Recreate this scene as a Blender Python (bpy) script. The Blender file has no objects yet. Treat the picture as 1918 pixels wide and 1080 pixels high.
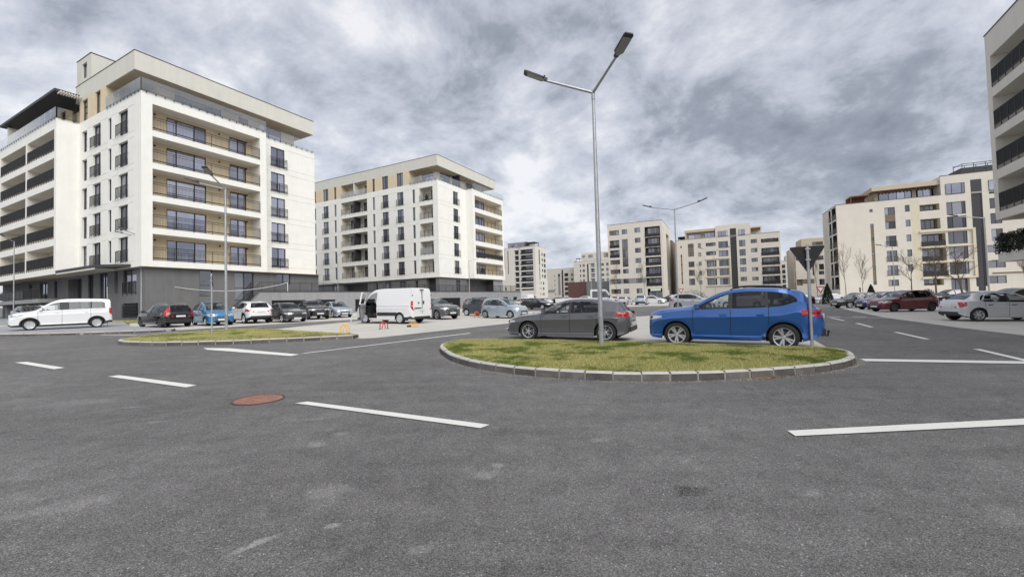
import bpy, bmesh, math, random
import numpy as np
from mathutils import Matrix, Vector
random.seed(7); rng = np.random.default_rng(7)
R = math.radians
SC = bpy.context.scene
COL = SC.collection

# ------------------------------------------------------------------ camera, sky, sun, exposure
GX, GY, CAMH = -0.0104, 0.0102, 1.51          # the ground falls gently to the right and rises away
def G(x, y): return GX*x + GY*y
cam_d = bpy.data.cameras.new('camera'); cam = bpy.data.objects.new('camera', cam_d); COL.objects.link(cam)
pitch, roll = R(1.824), R(-1.6116)
fw = Vector((0, math.cos(pitch), math.sin(pitch))); r0 = Vector((1, 0, 0)); u0 = r0.cross(fw)
rt = math.cos(roll)*r0 + math.sin(roll)*u0; up = -math.sin(roll)*r0 + math.cos(roll)*u0
M = Matrix((rt, up, -fw)).transposed().to_4x4(); M.translation = (0, 0, CAMH)
cam.matrix_world = M
cam_d.sensor_width = 36.0; cam_d.lens = 36.0*808.46/1918.0
cam_d.clip_start = 0.05; cam_d.clip_end = 4000
SC.camera = cam
SC.render.engine = 'CYCLES'
vs = SC.view_settings
vs.view_transform = 'Standard'; vs.look = 'None'; vs.gamma = 1.0; vs.use_curve_mapping = False
EXPO = 1.08
vs.exposure = EXPO
SUN_EL, SUN_AZ = R(43), R(150)               # azimuth measured clockwise from +Y
sl = bpy.data.lights.new('sun', 'SUN'); sl.energy = 1.5; sl.angle = R(60); sl.color = (1.0, 0.965, 0.91)
so = bpy.data.objects.new('sun', sl); COL.objects.link(so)
sd = Vector((math.sin(SUN_AZ)*math.cos(SUN_EL), math.cos(SUN_AZ)*math.cos(SUN_EL), math.sin(SUN_EL)))
so.rotation_euler = sd.to_track_quat('Z', 'Y').to_euler(); so.location = (0, -20, 60)

W = bpy.data.worlds.new('World'); SC.world = W; W.use_nodes = True
nt = W.node_tree; nt.nodes.clear()
def N(t, **k):
    n = nt.nodes.new(t)
    for a, b in k.items(): setattr(n, a, b)
    return n
def lk(a, b): nt.links.new(a, b)
def inp(n, i, v): n.inputs[i].default_value = v; return n
out = N('ShaderNodeOutputWorld'); bg = N('ShaderNodeBackground'); bg.inputs['Strength'].default_value = 0.1
sky = N('ShaderNodeTexSky', sky_type='NISHITA'); sky.sun_disc = False
sky.sun_elevation = SUN_EL; sky.sun_rotation = SUN_AZ
tc = N('ShaderNodeTexCoord'); sep = N('ShaderNodeSeparateXYZ'); lk(tc.outputs['Generated'], sep.inputs[0])
def mth(op, a, b=None, clamp=False):
    n = N('ShaderNodeMath', operation=op); n.use_clamp = clamp
    for i, v in enumerate((a, b)):
        if v is None: continue
        if hasattr(v, 'links'): lk(v, n.inputs[i])
        else: n.inputs[i].default_value = v
    return n.outputs[0]
zc = mth('MAXIMUM', sep.outputs['Z'], 0.0)
zz = mth('ADD', zc, 0.45)
px_ = mth('DIVIDE', sep.outputs['X'], zz); py_ = mth('DIVIDE', sep.outputs['Y'], zz)
comb = N('ShaderNodeCombineXYZ'); lk(px_, comb.inputs[0]); lk(py_, comb.inputs[1])
def noise(scale, detail, rough, dist, sx=1, sy=1, rot=0, off=(0, 0, 0)):
    mp = N('ShaderNodeMapping'); mp.inputs['Scale'].default_value = (sx, sy, 1); mp.inputs['Rotation'].default_value = (0, 0, rot)
    mp.inputs['Location'].default_value = off
    lk(comb.outputs[0], mp.inputs[0])
    n = N('ShaderNodeTexNoise'); n.inputs['Scale'].default_value = scale; n.inputs['Detail'].default_value = detail
    n.inputs['Roughness'].default_value = rough; n.inputs['Distortion'].default_value = dist
    lk(mp.outputs[0], n.inputs['Vector']); return n.outputs['Fac']
# domain warp gives the clouds their lumps; the same field sampled a little towards the sun shades them
wn = N('ShaderNodeTexNoise'); wn.inputs['Scale'].default_value = 2.4; wn.inputs['Detail'].default_value = 1.5; lk(comb.outputs[0], wn.inputs['Vector'])
wv = N('ShaderNodeVectorMath', operation='SUBTRACT'); lk(wn.outputs['Color'], wv.inputs[0]); wv.inputs[1].default_value = (0.5, 0.5, 0.5)
wsx = N('ShaderNodeVectorMath', operation='MULTIPLY'); lk(wv.outputs[0], wsx.inputs[0]); wsx.inputs[1].default_value = (0.16, 0.16, 0)
wp2 = N('ShaderNodeVectorMath', operation='ADD'); lk(comb.outputs[0], wp2.inputs[0]); lk(wsx.outputs[0], wp2.inputs[1])
def cloud(off):
    ad = N('ShaderNodeVectorMath', operation='ADD'); lk(wp2.outputs[0], ad.inputs[0]); ad.inputs[1].default_value = off
    res = []
    for sc_, dt_, ro_, rot, sy_ in ((1.9, 10, 0.58, 30, 1.0), (6.0, 9, 0.64, 34, 1.0)):
        mp = N('ShaderNodeMapping'); mp.inputs['Scale'].default_value = (1, sy_, 1); mp.inputs['Rotation'].default_value = (0, 0, R(rot)); mp.inputs['Location'].default_value = (3.1, 1.7, 0); lk(ad.outputs[0], mp.inputs[0])
        n = N('ShaderNodeTexNoise'); n.inputs['Scale'].default_value = sc_; n.inputs['Detail'].default_value = dt_; n.inputs['Roughness'].default_value = ro_; lk(mp.outputs[0], n.inputs['Vector']); res.append(n.outputs['Fac'])
    return mth('ADD', mth('MULTIPLY', res[0], 0.66), mth('MULTIPLY', res[1], 0.34))
ca_ = cloud((0, 0, 0)); cb_ = cloud((0.035, -0.06, 0))
rel = mth('MULTIPLY', mth('SUBTRACT', ca_, cb_), 0.40)
c = mth('ADD', ca_, rel)
# a heavy band of cloud lies across the right half of the view
def blob(cx, cy, rx, ry, ang):
    ca, sa = math.cos(ang), math.sin(ang)
    dx = mth('SUBTRACT', px_, cx); dy = mth('SUBTRACT', py_, cy)
    a = mth('ADD', mth('MULTIPLY', dx, ca/rx), mth('MULTIPLY', dy, sa/rx))
    b = mth('ADD', mth('MULTIPLY', dx, -sa/ry), mth('MULTIPLY', dy, ca/ry))
    d = mth('ADD', mth('MULTIPLY', a, a), mth('MULTIPLY', b, b))
    return mth('DIVIDE', 1.0, mth('ADD', d, 1.0))
heavy = mth('ADD', blob(0.74, 1.15, 0.48, 0.20, R(12)), mth('MULTIPLY', blob(0.40, 1.00, 0.13, 0.32, R(-20)), 0.8))
heavy = mth('SUBTRACT', heavy, mth('MULTIPLY', blob(0.08, 1.75, 0.3, 0.3, 0), 0.35))
c = mth('SUBTRACT', c, mth('MULTIPLY', heavy, 0.155))
c = mth('ADD', mth('MULTIPLY', mth('SUBTRACT', c, 0.5), 1.34), 0.562)
ramp = N('ShaderNodeValToRGB'); lk(c, ramp.inputs[0])
el = ramp.color_ramp.elements
el[0].position = 0.10; el[0].color = (0.17, 0.185, 0.23, 1)
el[1].position = 0.68; el[1].color = (0.92, 0.92, 0.945, 1)
e = ramp.color_ramp.elements.new(0.35); e.color = (0.35, 0.378, 0.44, 1)
e = ramp.color_ramp.elements.new(0.45); e.color = (0.525, 0.55, 0.625, 1)
e = ramp.color_ramp.elements.new(0.55); e.color = (0.665, 0.69, 0.76, 1)
# paler haze low on the horizon
hz = mth('SUBTRACT', 1.0, mth('MULTIPLY', zc, 5.5), clamp=True)
hz = mth('MULTIPLY', mth('MULTIPLY', hz, hz), 0.62)
mxh = N('ShaderNodeMixRGB'); lk(hz, mxh.inputs[0]); lk(ramp.outputs[0], mxh.inputs[1]); mxh.inputs[2].default_value = (0.80, 0.82, 0.87, 1)
scl = N('ShaderNodeVectorMath', operation='SCALE'); lk(mxh.outputs[0], scl.inputs[0]); scl.inputs['Scale'].default_value = 10.0/2**EXPO
mx = N('ShaderNodeMixRGB'); mx.inputs[0].default_value = 0.93; lk(sky.outputs[0], mx.inputs[1]); lk(scl.outputs[0], mx.inputs[2])
lk(mx.outputs[0], bg.inputs['Color']); lk(bg.outputs[0], out.inputs['Surface'])

# ------------------------------------------------------------------ materials
def mat(name, col, rough=0.6, metal=0.0, spec=0.5, vary=0.0, vscale=3.0, bump=0.0, bscale=60.0, coat=0.0, det=4):
    m = bpy.data.materials.new(name); m.use_nodes = True; t = m.node_tree; b = t.nodes['Principled BSDF']
    b.inputs['Base Color'].default_value = (*col, 1); b.inputs['Roughness'].default_value = rough
    b.inputs['Metallic'].default_value = metal; b.inputs['Specular IOR Level'].default_value = spec
    if coat: b.inputs['Coat Weight'].default_value = coat; b.inputs['Coat Roughness'].default_value = 0.03
    if vary or bump:
        g = t.nodes.new('ShaderNodeNewGeometry')
    if vary:
        n = t.nodes.new('ShaderNodeTexNoise'); n.inputs['Scale'].default_value = vscale; n.inputs['Detail'].default_value = det; n.inputs['Roughness'].default_value = 0.65
        t.links.new(g.outputs['Position'], n.inputs['Vector'])
        mr = t.nodes.new('ShaderNodeMapRange'); mr.inputs['From Min'].default_value = 0.3; mr.inputs['From Max'].default_value = 0.7
        mr.inputs['To Min'].default_value = 1-vary; mr.inputs['To Max'].default_value = 1+vary
        t.links.new(n.outputs['Fac'], mr.inputs[0])
        v = t.nodes.new('ShaderNodeVectorMath'); v.operation = 'SCALE'; v.inputs[0].default_value = col; t.links.new(mr.outputs[0], v.inputs['Scale'])
        t.links.new(v.outputs[0], b.inputs['Base Color'])
    if bump:
        n2_ = t.nodes.new('ShaderNodeTexNoise'); n2_.inputs['Scale'].default_value = bscale; n2_.inputs['Detail'].default_value = 3
        t.links.new(g.outputs['Position'], n2_.inputs['Vector'])
        bp = t.nodes.new('ShaderNodeBump'); bp.inputs['Strength'].default_value = bump; bp.inputs['Distance'].default_value = 0.02
        t.links.new(n2_.outputs['Fac'], bp.inputs['Height']); t.links.new(bp.outputs[0], b.inputs['Normal'])
    return m
def glassmat(name, tint, gloss, rough=0.02, gcol=(0.9, 0.92, 1.0), trans=0.0, rand=0.0):
    m = bpy.data.materials.new(name); m.use_nodes = True; t = m.node_tree; t.nodes.clear()
    o = t.nodes.new('ShaderNodeOutputMaterial'); mxs = t.nodes.new('ShaderNodeMixShader')
    gl = t.nodes.new('ShaderNodeBsdfGlossy'); gl.inputs['Roughness'].default_value = rough; gl.inputs['Color'].default_value = (*gcol, 1)
    if trans:
        bs = t.nodes.new('ShaderNodeBsdfTransparent'); bs.inputs['Color'].default_value = (*tint, 1)
    else:
        bs = t.nodes.new('ShaderNodeBsdfDiffuse'); bs.inputs['Color'].default_value = (*tint, 1)
    ge = t.nodes.new('ShaderNodeNewGeometry'); dt = t.nodes.new('ShaderNodeVectorMath'); dt.operation = 'DOT_PRODUCT'; t.links.new(ge.outputs['Incoming'], dt.inputs[0]); t.links.new(ge.outputs['Normal'], dt.inputs[1])
    def mm_(op, x, y):
        n = t.nodes.new('ShaderNodeMath'); n.operation = op
        for i, v in enumerate((x, y)):
            if hasattr(v, 'links'): t.links.new(v, n.inputs[i])
            elif v is not None: n.inputs[i].default_value = v
        return n
    sch = mm_('POWER', mm_('SUBTRACT', 1.0, mm_('ABSOLUTE', dt.outputs['Value'], None).outputs[0]).outputs[0], 5.0)
    a = mm_('ADD', mm_('MULTIPLY', sch.outputs[0], 0.9-gloss).outputs[0], 0.04+gloss); a.use_clamp = True
    if rand:
        oi = t.nodes.new('ShaderNodeObjectInfo'); q = t.nodes.new('ShaderNodeMath'); q.operation = 'MULTIPLY'; q.inputs[1].default_value = rand
        t.links.new(oi.outputs['Random'], q.inputs[0]); a2 = t.nodes.new('ShaderNodeMath'); a2.operation = 'ADD'; t.links.new(a.outputs[0], a2.inputs[0]); t.links.new(q.outputs[0], a2.inputs[1]); fac = a2.outputs[0]
        hs = t.nodes.new('ShaderNodeMapRange'); hs.inputs['From Min'].default_value = 0.55; hs.inputs['To Min'].default_value = 1.0; hs.inputs['To Max'].default_value = 9.0
        mm = t.nodes.new('ShaderNodeMath'); mm.operation = 'FRACT'; m3 = t.nodes.new('ShaderNodeMath'); m3.operation = 'MULTIPLY'; m3.inputs[1].default_value = 7.31
        t.links.new(oi.outputs['Random'], m3.inputs[0]); t.links.new(m3.outputs[0], mm.inputs[0]); t.links.new(mm.outputs[0], hs.inputs[0])
        vv = t.nodes.new('ShaderNodeVectorMath'); vv.operation = 'SCALE'; vv.inputs[0].default_value = tint; t.links.new(hs.outputs[0], vv.inputs['Scale']); t.links.new(vv.outputs[0], bs.inputs['Color'])
    else: fac = a.outputs[0]
    t.links.new(fac, mxs.inputs[0]); t.links.new(bs.outputs[0], mxs.inputs[1]); t.links.new(gl.outputs[0], mxs.inputs[2]); t.links.new(mxs.outputs[0], o.inputs[0])
    return m
P = {}
def streak(m, amt):
    t = m.node_tree; b = t.nodes['Principled BSDF']; g = t.nodes['Geometry']; src = b.inputs['Base Color'].links[0].from_socket
    mp = t.nodes.new('ShaderNodeMapping'); mp.inputs['Scale'].default_value = (2.2, 2.2, .12); t.links.new(g.outputs['Position'], mp.inputs[0])
    n = t.nodes.new('ShaderNodeTexNoise'); n.inputs['Scale'].default_value = 1.0; n.inputs['Detail'].default_value = 6; n.inputs['Roughness'].default_value = .7; t.links.new(mp.outputs[0], n.inputs[0])
    r_ = t.nodes.new('ShaderNodeMapRange'); r_.inputs[1].default_value = .45; r_.inputs[2].default_value = .75; r_.inputs[3].default_value = 1.0; r_.inputs[4].default_value = 1-amt; t.links.new(n.outputs['Fac'], r_.inputs[0])
    v = t.nodes.new('ShaderNodeVectorMath'); v.operation = 'SCALE'; t.links.new(src, v.inputs[0]); t.links.new(r_.outputs[0], v.inputs['Scale']); t.links.new(v.outputs[0], b.inputs['Base Color'])
P['white'] = mat('white_plaster', (0.79, 0.785, 0.74), 0.85, vary=0.035, vscale=0.9, bump=0.15, bscale=25)
P['fascia'] = mat('pale_plaster', (0.60, 0.59, 0.53), 0.85, vary=0.03, vscale=0.8, bump=0.1, bscale=25)
P['beige'] = mat('ochre_plaster', (0.64, 0.54, 0.375), 0.85, vary=0.04, vscale=1.2, bump=0.1, bscale=25)
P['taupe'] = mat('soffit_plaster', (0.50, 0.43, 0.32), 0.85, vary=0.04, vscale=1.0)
P['grey'] = mat('grey_plaster', (0.155, 0.155, 0.16), 0.9, vary=0.08, vscale=0.8, bump=0.25, bscale=18)
P['dgrey'] = mat('dark_grey_cladding', (0.035, 0.037, 0.042), 0.6, vary=0.1)
P['lgrey'] = mat('light_grey_plaster', (0.28, 0.28, 0.29), 0.85, vary=0.05)
P['cream'] = mat('cream_plaster', (0.64, 0.60, 0.53), 0.88, vary=0.04, vscale=0.5, bump=0.1, bscale=20)
P['cream2'] = mat('yellowed_plaster', (0.62, 0.56, 0.43), 0.88, vary=0.08, vscale=0.5)
P['brownp'] = mat('brown_plaster', (0.19, 0.145, 0.105), 0.85, vary=0.05)
P['rwhite'] = mat('off_white_plaster', (0.66, 0.63, 0.57), 0.85, vary=0.03, vscale=0.9, bump=0.15, bscale=25)
for k_, a_ in (('white', .045), ('fascia', .07), ('cream', .04), ('rwhite', .06), ('grey', .15), ('lgrey', .2)): streak(P[k_], a_)
P['void'] = mat('dark_void', (0.012, 0.012, 0.014), 0.8)
P['rail'] = mat('black_steel', (0.016, 0.016, 0.018), 0.5)
P['frame'] = mat('anthracite_frame', (0.022, 0.023, 0.027), 0.45)
P['panel'] = mat('dark_panel', (0.035, 0.034, 0.038), 0.5, vary=0.1)
P['wood'] = mat('brown_timber', (0.20, 0.085, 0.045), 0.6, vary=0.2)
P['redmetal'] = mat('oxide_red_sheet', (0.16, 0.075, 0.07), 0.6, vary=0.1, vscale=0.6)
P['galv'] = mat('galvanised_steel', (0.42, 0.44, 0.46), 0.42, metal=0.55, vary=0.12, vscale=5)
P['steel'] = mat('grey_steel', (0.30, 0.31, 0.33), 0.5, metal=0.5, vary=0.08)
P['lampbody'] = mat('lamp_housing', (0.035, 0.036, 0.036), 0.5)
P['lens'] = mat('lamp_lens', (0.30, 0.29, 0.25), 0.35)
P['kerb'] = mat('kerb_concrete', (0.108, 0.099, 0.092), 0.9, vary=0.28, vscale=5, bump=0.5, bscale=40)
def perpiece(m, lo, hi):
    t = m.node_tree; b = t.nodes['Principled BSDF']; src = b.inputs['Base Color'].links[0].from_socket; oi = t.nodes.new('ShaderNodeObjectInfo')
    r_ = t.nodes.new('ShaderNodeMapRange'); r_.inputs[3].default_value = lo; r_.inputs[4].default_value = hi; t.links.new(oi.outputs['Random'], r_.inputs[0])
    v = t.nodes.new('ShaderNodeVectorMath'); v.operation = 'SCALE'; t.links.new(src, v.inputs[0]); t.links.new(r_.outputs[0], v.inputs['Scale']); t.links.new(v.outputs[0], b.inputs['Base Color'])
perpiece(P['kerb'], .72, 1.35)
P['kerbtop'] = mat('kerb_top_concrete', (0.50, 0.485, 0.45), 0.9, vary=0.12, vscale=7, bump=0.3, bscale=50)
P['mortar'] = mat('mortar', (0.30, 0.28, 0.255), 0.95, vary=0.12, vscale=9)
P['paver'] = mat('light_concrete', (0.50, 0.48, 0.44), 0.92, vary=0.09, vscale=0.6, bump=0.3, bscale=12, det=8)
P['paver2'] = mat('grey_pavers', (0.29, 0.295, 0.31), 0.92, vary=0.10, vscale=2.0, bump=0.3, bscale=14)
P['soil'] = mat('dry_turf_soil', (0.22, 0.20, 0.085), 0.95, vary=0.3, vscale=3)
P['sign_back'] = mat('sign_back', (0.013, 0.013, 0.015), 0.6)
P['red'] = mat('red_paint', (0.42, 0.02, 0.02), 0.4)
P['yellow'] = mat('yellow_paint', (0.75, 0.42, 0.04), 0.45)
P['orange'] = mat('orange_paint', (0.62, 0.13, 0.03), 0.45)
P['whitep'] = mat('white_enamel', (0.78, 0.78, 0.78), 0.4)
P['bark'] = mat('grey_bark', (0.12, 0.095, 0.07), 0.9, vary=0.2, vscale=10)
P['leaf'] = mat('dark_foliage', (0.018, 0.026, 0.014), 0.7, vary=0.5, vscale=9)
P['rubber'] = mat('tyre_rubber', (0.018, 0.018, 0.019), 0.75)
P['plastic'] = mat('black_plastic', (0.022, 0.022, 0.024), 0.55)
P['rim'] = mat('alloy_rim', (0.62, 0.63, 0.65), 0.3, metal=0.7)
P['rimd'] = mat('dark_alloy', (0.10, 0.10, 0.11), 0.35, metal=0.6)
P['chrome'] = mat('chrome', (0.75, 0.76, 0.78), 0.12, metal=1.0)
P['seatm'] = mat('seat_fabric', (0.03, 0.03, 0.033), 0.9)
P['brownseat'] = mat('brown_seat_fabric', (0.10, 0.045, 0.035), 0.9)
P['tail'] = mat('red_lamp', (0.52, 0.012, 0.012), 0.15, coat=0.8)
P['taild'] = mat('dark_red_lamp', (0.10, 0.006, 0.006), 0.15, coat=0.8)
P['head'] = mat('clear_lamp', (0.62, 0.64, 0.66), 0.12, metal=0.4, coat=1.0)
P['plate'] = mat('number_plate', (0.66, 0.67, 0.68), 0.4)
P['win'] = glassmat('window_glass', (0.035, 0.036, 0.042), 0.30, 0.03, (0.80, 0.80, 0.92), rand=0.26)
P['wind'] = glassmat('dim_window_glass', (0.025, 0.026, 0.03), 0.10, 0.05, (0.8, 0.82, 0.9), rand=0.16)
P['winm'] = glassmat('grey_window_glass', (0.03, 0.03, 0.035), 0.05, 0.04, (0.75, 0.75, 0.82), rand=0.20)
P['balu'] = glassmat('balustrade_glass', (0.96, 0.975, 0.972), 0.13, 0.03, (0.92, 0.93, 0.94), trans=1)
P['carglass'] = glassmat('car_glass', (0.80, 0.84, 0.83), 0.02, 0.01, (0.9, 0.95, 1), trans=1)
P['carglassd'] = glassmat('tinted_car_glass', (0.30, 0.30, 0.31), 0.0, 0.01, (0.9, 0.95, 1), trans=1)
P['farglass'] = glassmat('far_car_glass', (0.02, 0.022, 0.025), 0.12, 0.03)
def paint(name, col, metal=0.35, rough=0.32):
    m = mat(name, col, rough, metal=metal, coat=1.0, spec=0.5); t = m.node_tree; b = t.nodes['Principled BSDF']
    g = t.nodes.new('ShaderNodeNewGeometry'); d = t.nodes.new('ShaderNodeBsdfDiffuse'); d.inputs[0].default_value = (0.05, 0.05, 0.052, 1)   # inner side of the sheet: dark cabin lining
    x = t.nodes.new('ShaderNodeMixShader'); t.links.new(g.outputs['Backfacing'], x.inputs[0]); t.links.new(b.outputs[0], x.inputs[1]); t.links.new(d.outputs[0], x.inputs[2])
    t.links.new(x.outputs[0], t.nodes['Material Output'].inputs['Surface']); return m

# asphalt
def asphalt():
    m = bpy.data.materials.new('asphalt'); m.use_nodes = True; t = m.node_tree; b = t.nodes['Principled BSDF']
    g = t.nodes.new('ShaderNodeNewGeometry')
    def nz(s, d, r=0.6, sc=None):
        n = t.nodes.new('ShaderNodeTexNoise'); n.inputs['Scale'].default_value = s; n.inputs['Detail'].default_value = d; n.inputs['Roughness'].default_value = r
        if sc:
            mp = t.nodes.new('ShaderNodeMapping'); mp.inputs['Scale'].default_value = sc; mp.inputs['Rotation'].default_value = (0, 0, R(30)); t.links.new(g.outputs['Position'], mp.inputs[0]); t.links.new(mp.outputs[0], n.inputs[0])
        else: t.links.new(g.outputs['Position'], n.inputs[0])
        return n.outputs['Fac']
    def mr(v, a, b_, c_, d):
        n = t.nodes.new('ShaderNodeMapRange'); t.links.new(v, n.inputs[0])
        for i, q in enumerate((a, b_, c_, d)): n.inputs[1+i].default_value = q
        return n.outputs[0]
    def mul(a, b_, op='MULTIPLY'):
        n = t.nodes.new('ShaderNodeMath'); n.operation = op
        for i, v in enumerate((a, b_)):
            if hasattr(v, 'links'): t.links.new(v, n.inputs[i])
            else: n.inputs[i].default_value = v
        return n.outputs[0]
    vor = t.nodes.new('ShaderNodeTexVoronoi'); vor.inputs['Scale'].default_value = 120; t.links.new(g.outputs['Position'], vor.inputs['Vector'])
    sepc = t.nodes.new('ShaderNodeSeparateColor'); t.links.new(vor.outputs['Color'], sepc.inputs[0])
    stone = mr(sepc.outputs[0], 0, 1, 0.58, 1.42)
    gapd = mr(vor.outputs['Distance'], 0.0, 0.75, 1.2, 0.52)
    fine = mr(nz(140, 3), 0.3, 0.7, 0.72, 1.28)
    mid = mr(nz(3.6, 10, 0.78), 0.3, 0.7, 0.74, 1.26)
    big = mr(nz(0.22, 5, 0.6), 0.3, 0.7, 0.80, 1.2)
    streak = mr(nz(1.6, 7, 0.66, (0.22, 1.5, 1)), 0.35, 0.75, 0.90, 1.16)
    fleck = mr(sepc.outputs[1], 0.985, 1.0, 0.0, 1.0)
    v = mul(mul(mul(stone, gapd), fine), mul(mul(mid, big), streak))
    dusty = mr(nz(1.1, 6, 0.62), 0.60, 0.74, 0.0, 0.5)
    v = mul(v, mul(mul(dusty, mr(nz(40, 3), 0.35, 0.65, 0.2, 1.0)), 0.75), 'ADD')
    v = mul(v, mul(fleck, 1.6), 'ADD')
    ve = t.nodes.new('ShaderNodeTexVoronoi'); ve.feature = 'DISTANCE_TO_EDGE'; ve.inputs['Scale'].default_value = 0.45
    wj = t.nodes.new('ShaderNodeTexNoise'); wj.inputs['Scale'].default_value = 1.8; wj.inputs['Detail'].default_value = 6; t.links.new(g.outputs['Position'], wj.inputs[0])
    wv_ = t.nodes.new('ShaderNodeVectorMath'); wv_.operation = 'MULTIPLY_ADD'; t.links.new(wj.outputs['Color'], wv_.inputs[0]); wv_.inputs[1].default_value = (.9, .9, 0); t.links.new(g.outputs['Position'], wv_.inputs[2]); t.links.new(wv_.outputs[0], ve.inputs['Vector'])
    crk = mul(mr(ve.outputs['Distance'], 0.0, 0.0045, 0.55, 0.0), mr(nz(0.35, 3), 0.50, 0.62, 0.0, 1.0))
    v = mul(v, mul(1.0, crk, 'SUBTRACT'))
    oil = mr(nz(0.8, 5, 0.6), 0.66, 0.78, 1.0, 0.78)
    v = mul(v, oil)
    # worn pale patches with ragged edges
    wob = t.nodes.new('ShaderNodeTexNoise'); wob.inputs['Scale'].default_value = 9; wob.inputs['Detail'].default_value = 6; t.links.new(g.outputs['Position'], wob.inputs[0])
    for cx, cy, rx, ry, ang, amt in ((-1.48, 3.47, .17, .11, .3, .5), (-.29, 3.75, .10, .08, 0, .5), (-1.65, 2.75, .13, .03, .9, 1.1), (-2.1, 4.62, .10, .11, .4, .5), (-6.9, 6.74, .6, .26, .3, .35), (-.18, 3.95, .06, .05, 0, .8), (-2.0, 4.95, .08, .07, .4, .5), (-1.25, 2.95, .05, .03, .5, .9), (-.62, 2.66, .07, .05, 0, .5), (.9, 4.6, .12, .06, .2, .35), (2.2, 3.3, .10, .05, .4, .4), (1.33, 3.38, .17, .09, .1, -.45), (-5.6, 6.4, .16, .03, .2, .8), (-4.6, 5.6, .14, .03, .3, .7), (-3.4, 3.3, .3, .12, .5, .4), (3.6, 2.9, .09, .05, 0, .7), (-2.6, 5.6, .3, .05, .2, .4)):
        sb = t.nodes.new('ShaderNodeMapping'); sb.vector_type = 'TEXTURE'; sb.inputs['Location'].default_value = (cx, cy, 0); sb.inputs['Rotation'].default_value = (0, 0, ang); sb.inputs['Scale'].default_value = (rx, ry, 9)
        t.links.new(g.outputs['Position'], sb.inputs[0]); ln = t.nodes.new('ShaderNodeVectorMath'); ln.operation = 'LENGTH'; t.links.new(sb.outputs[0], ln.inputs[0])
        dd = mul(ln.outputs['Value'], mul(mul(wob.outputs['Fac'], 0.5, 'SUBTRACT'), 2.4), 'ADD')
        v = mul(v, mul(mul(mr(dd, 0.45, 1.3, 1.0, 0.0), mr(nz(60, 3), 0.3, 0.65, 0.35, 1.0)), amt*0.95), 'ADD')
    vm = t.nodes.new('ShaderNodeVectorMath'); vm.operation = 'SCALE'; vm.inputs[0].default_value = (0.205, 0.201, 0.199); t.links.new(v, vm.inputs['Scale'])
    t.links.new(vm.outputs[0], b.inputs['Base Color']); b.inputs['Roughness'].default_value = 0.85; b.inputs['Specular IOR Level'].default_value = 0.35
    bp = t.nodes.new('ShaderNodeBump'); bp.inputs['Strength'].default_value = 0.9; bp.inputs['Distance'].default_value = 0.008
    hh = mul(mul(vor.outputs['Distance'], -1.0), mul(nz(140, 3), 0.6), 'ADD')
    t.links.new(hh, bp.inputs['Height']); t.links.new(bp.outputs[0], b.inputs['Normal'])
    return m
P['asphalt'] = asphalt()
def roadpaint():
    m = mat('road_paint', (0.72, 0.72, 0.68), 0.8, bump=0.4, bscale=120); t = m.node_tree; b = t.nodes['Principled BSDF']; g = t.nodes['Geometry']
    n = t.nodes.new('ShaderNodeTexNoise'); n.inputs['Scale'].default_value = 38; n.inputs['Detail'].default_value = 6; n.inputs['Roughness'].default_value = .75; t.links.new(g.outputs['Position'], n.inputs[0])
    n2_ = t.nodes.new('ShaderNodeTexNoise'); n2_.inputs['Scale'].default_value = 2.2; n2_.inputs['Detail'].default_value = 3; t.links.new(g.outputs['Position'], n2_.inputs[0])
    a = t.nodes.new('ShaderNodeMath'); a.operation = 'ADD'; t.links.new(n.outputs['Fac'], a.inputs[0]); a2 = t.nodes.new('ShaderNodeMath'); a2.operation = 'MULTIPLY'; a2.inputs[1].default_value = .5; t.links.new(n2_.outputs['Fac'], a2.inputs[0]); t.links.new(a2.outputs[0], a.inputs[1])
    r_ = t.nodes.new('ShaderNodeValToRGB'); t.links.new(a.outputs[0], r_.inputs[0]); e = r_.color_ramp.elements; e[0].position = .50; e[0].color = (.22, .215, .21, 1); e[1].position = .60; e[1].color = (.66, .66, .63, 1); q = e.new(.95); q.color = (.76, .76, .72, 1)
    t.links.new(r_.outputs[0], b.inputs['Base Color']); return m
P['paint'] = roadpaint()
def grassmat():
    m = bpy.data.materials.new('grass_blades'); m.use_nodes = True; t = m.node_tree; b = t.nodes['Principled BSDF']
    g = t.nodes.new('ShaderNodeNewGeometry')
    n = t.nodes.new('ShaderNodeTexNoise'); n.inputs['Scale'].default_value = 1.1; n.inputs['Detail'].default_value = 5; n.inputs['Roughness'].default_value = 0.62
    t.links.new(g.outputs['Position'], n.inputs[0])
    at = t.nodes.new('ShaderNodeAttribute'); at.attribute_name = 'tone'
    rp = t.nodes.new('ShaderNodeValToRGB'); t.links.new(at.outputs['Fac'], rp.inputs[0])
    e = rp.color_ramp.elements; e[0].position = 0.0; e[0].color = (0.14, 0.20, 0.035, 1); e[1].position = 1.0; e[1].color = (0.64, 0.57, 0.31, 1)
    q = e.new(0.35); q.color = (0.31, 0.33, 0.09, 1); q = e.new(0.7); q.color = (0.50, 0.45, 0.19, 1)
    gp_ = t.nodes.new('ShaderNodeMapRange'); gp_.inputs[1].default_value = .50; gp_.inputs[2].default_value = .58; t.links.new(n.outputs['Fac'], gp_.inputs[0])
    mg = t.nodes.new('ShaderNodeMixRGB'); t.links.new(gp_.outputs[0], mg.inputs[0]); t.links.new(rp.outputs[0], mg.inputs[1])
    rg_ = t.nodes.new('ShaderNodeValToRGB'); t.links.new(at.outputs['Fac'], rg_.inputs[0]); e = rg_.color_ramp.elements; e[0].color = (0.045, 0.095, 0.014, 1); e[1].color = (0.20, 0.25, 0.06, 1); t.links.new(rg_.outputs[0], mg.inputs[2]); rp = mg
    t.links.new(rp.outputs[0], b.inputs['Base Color']); b.inputs['Roughness'].default_value = 0.8; b.inputs['Specular IOR Level'].default_value = 0.2
    return m
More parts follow.
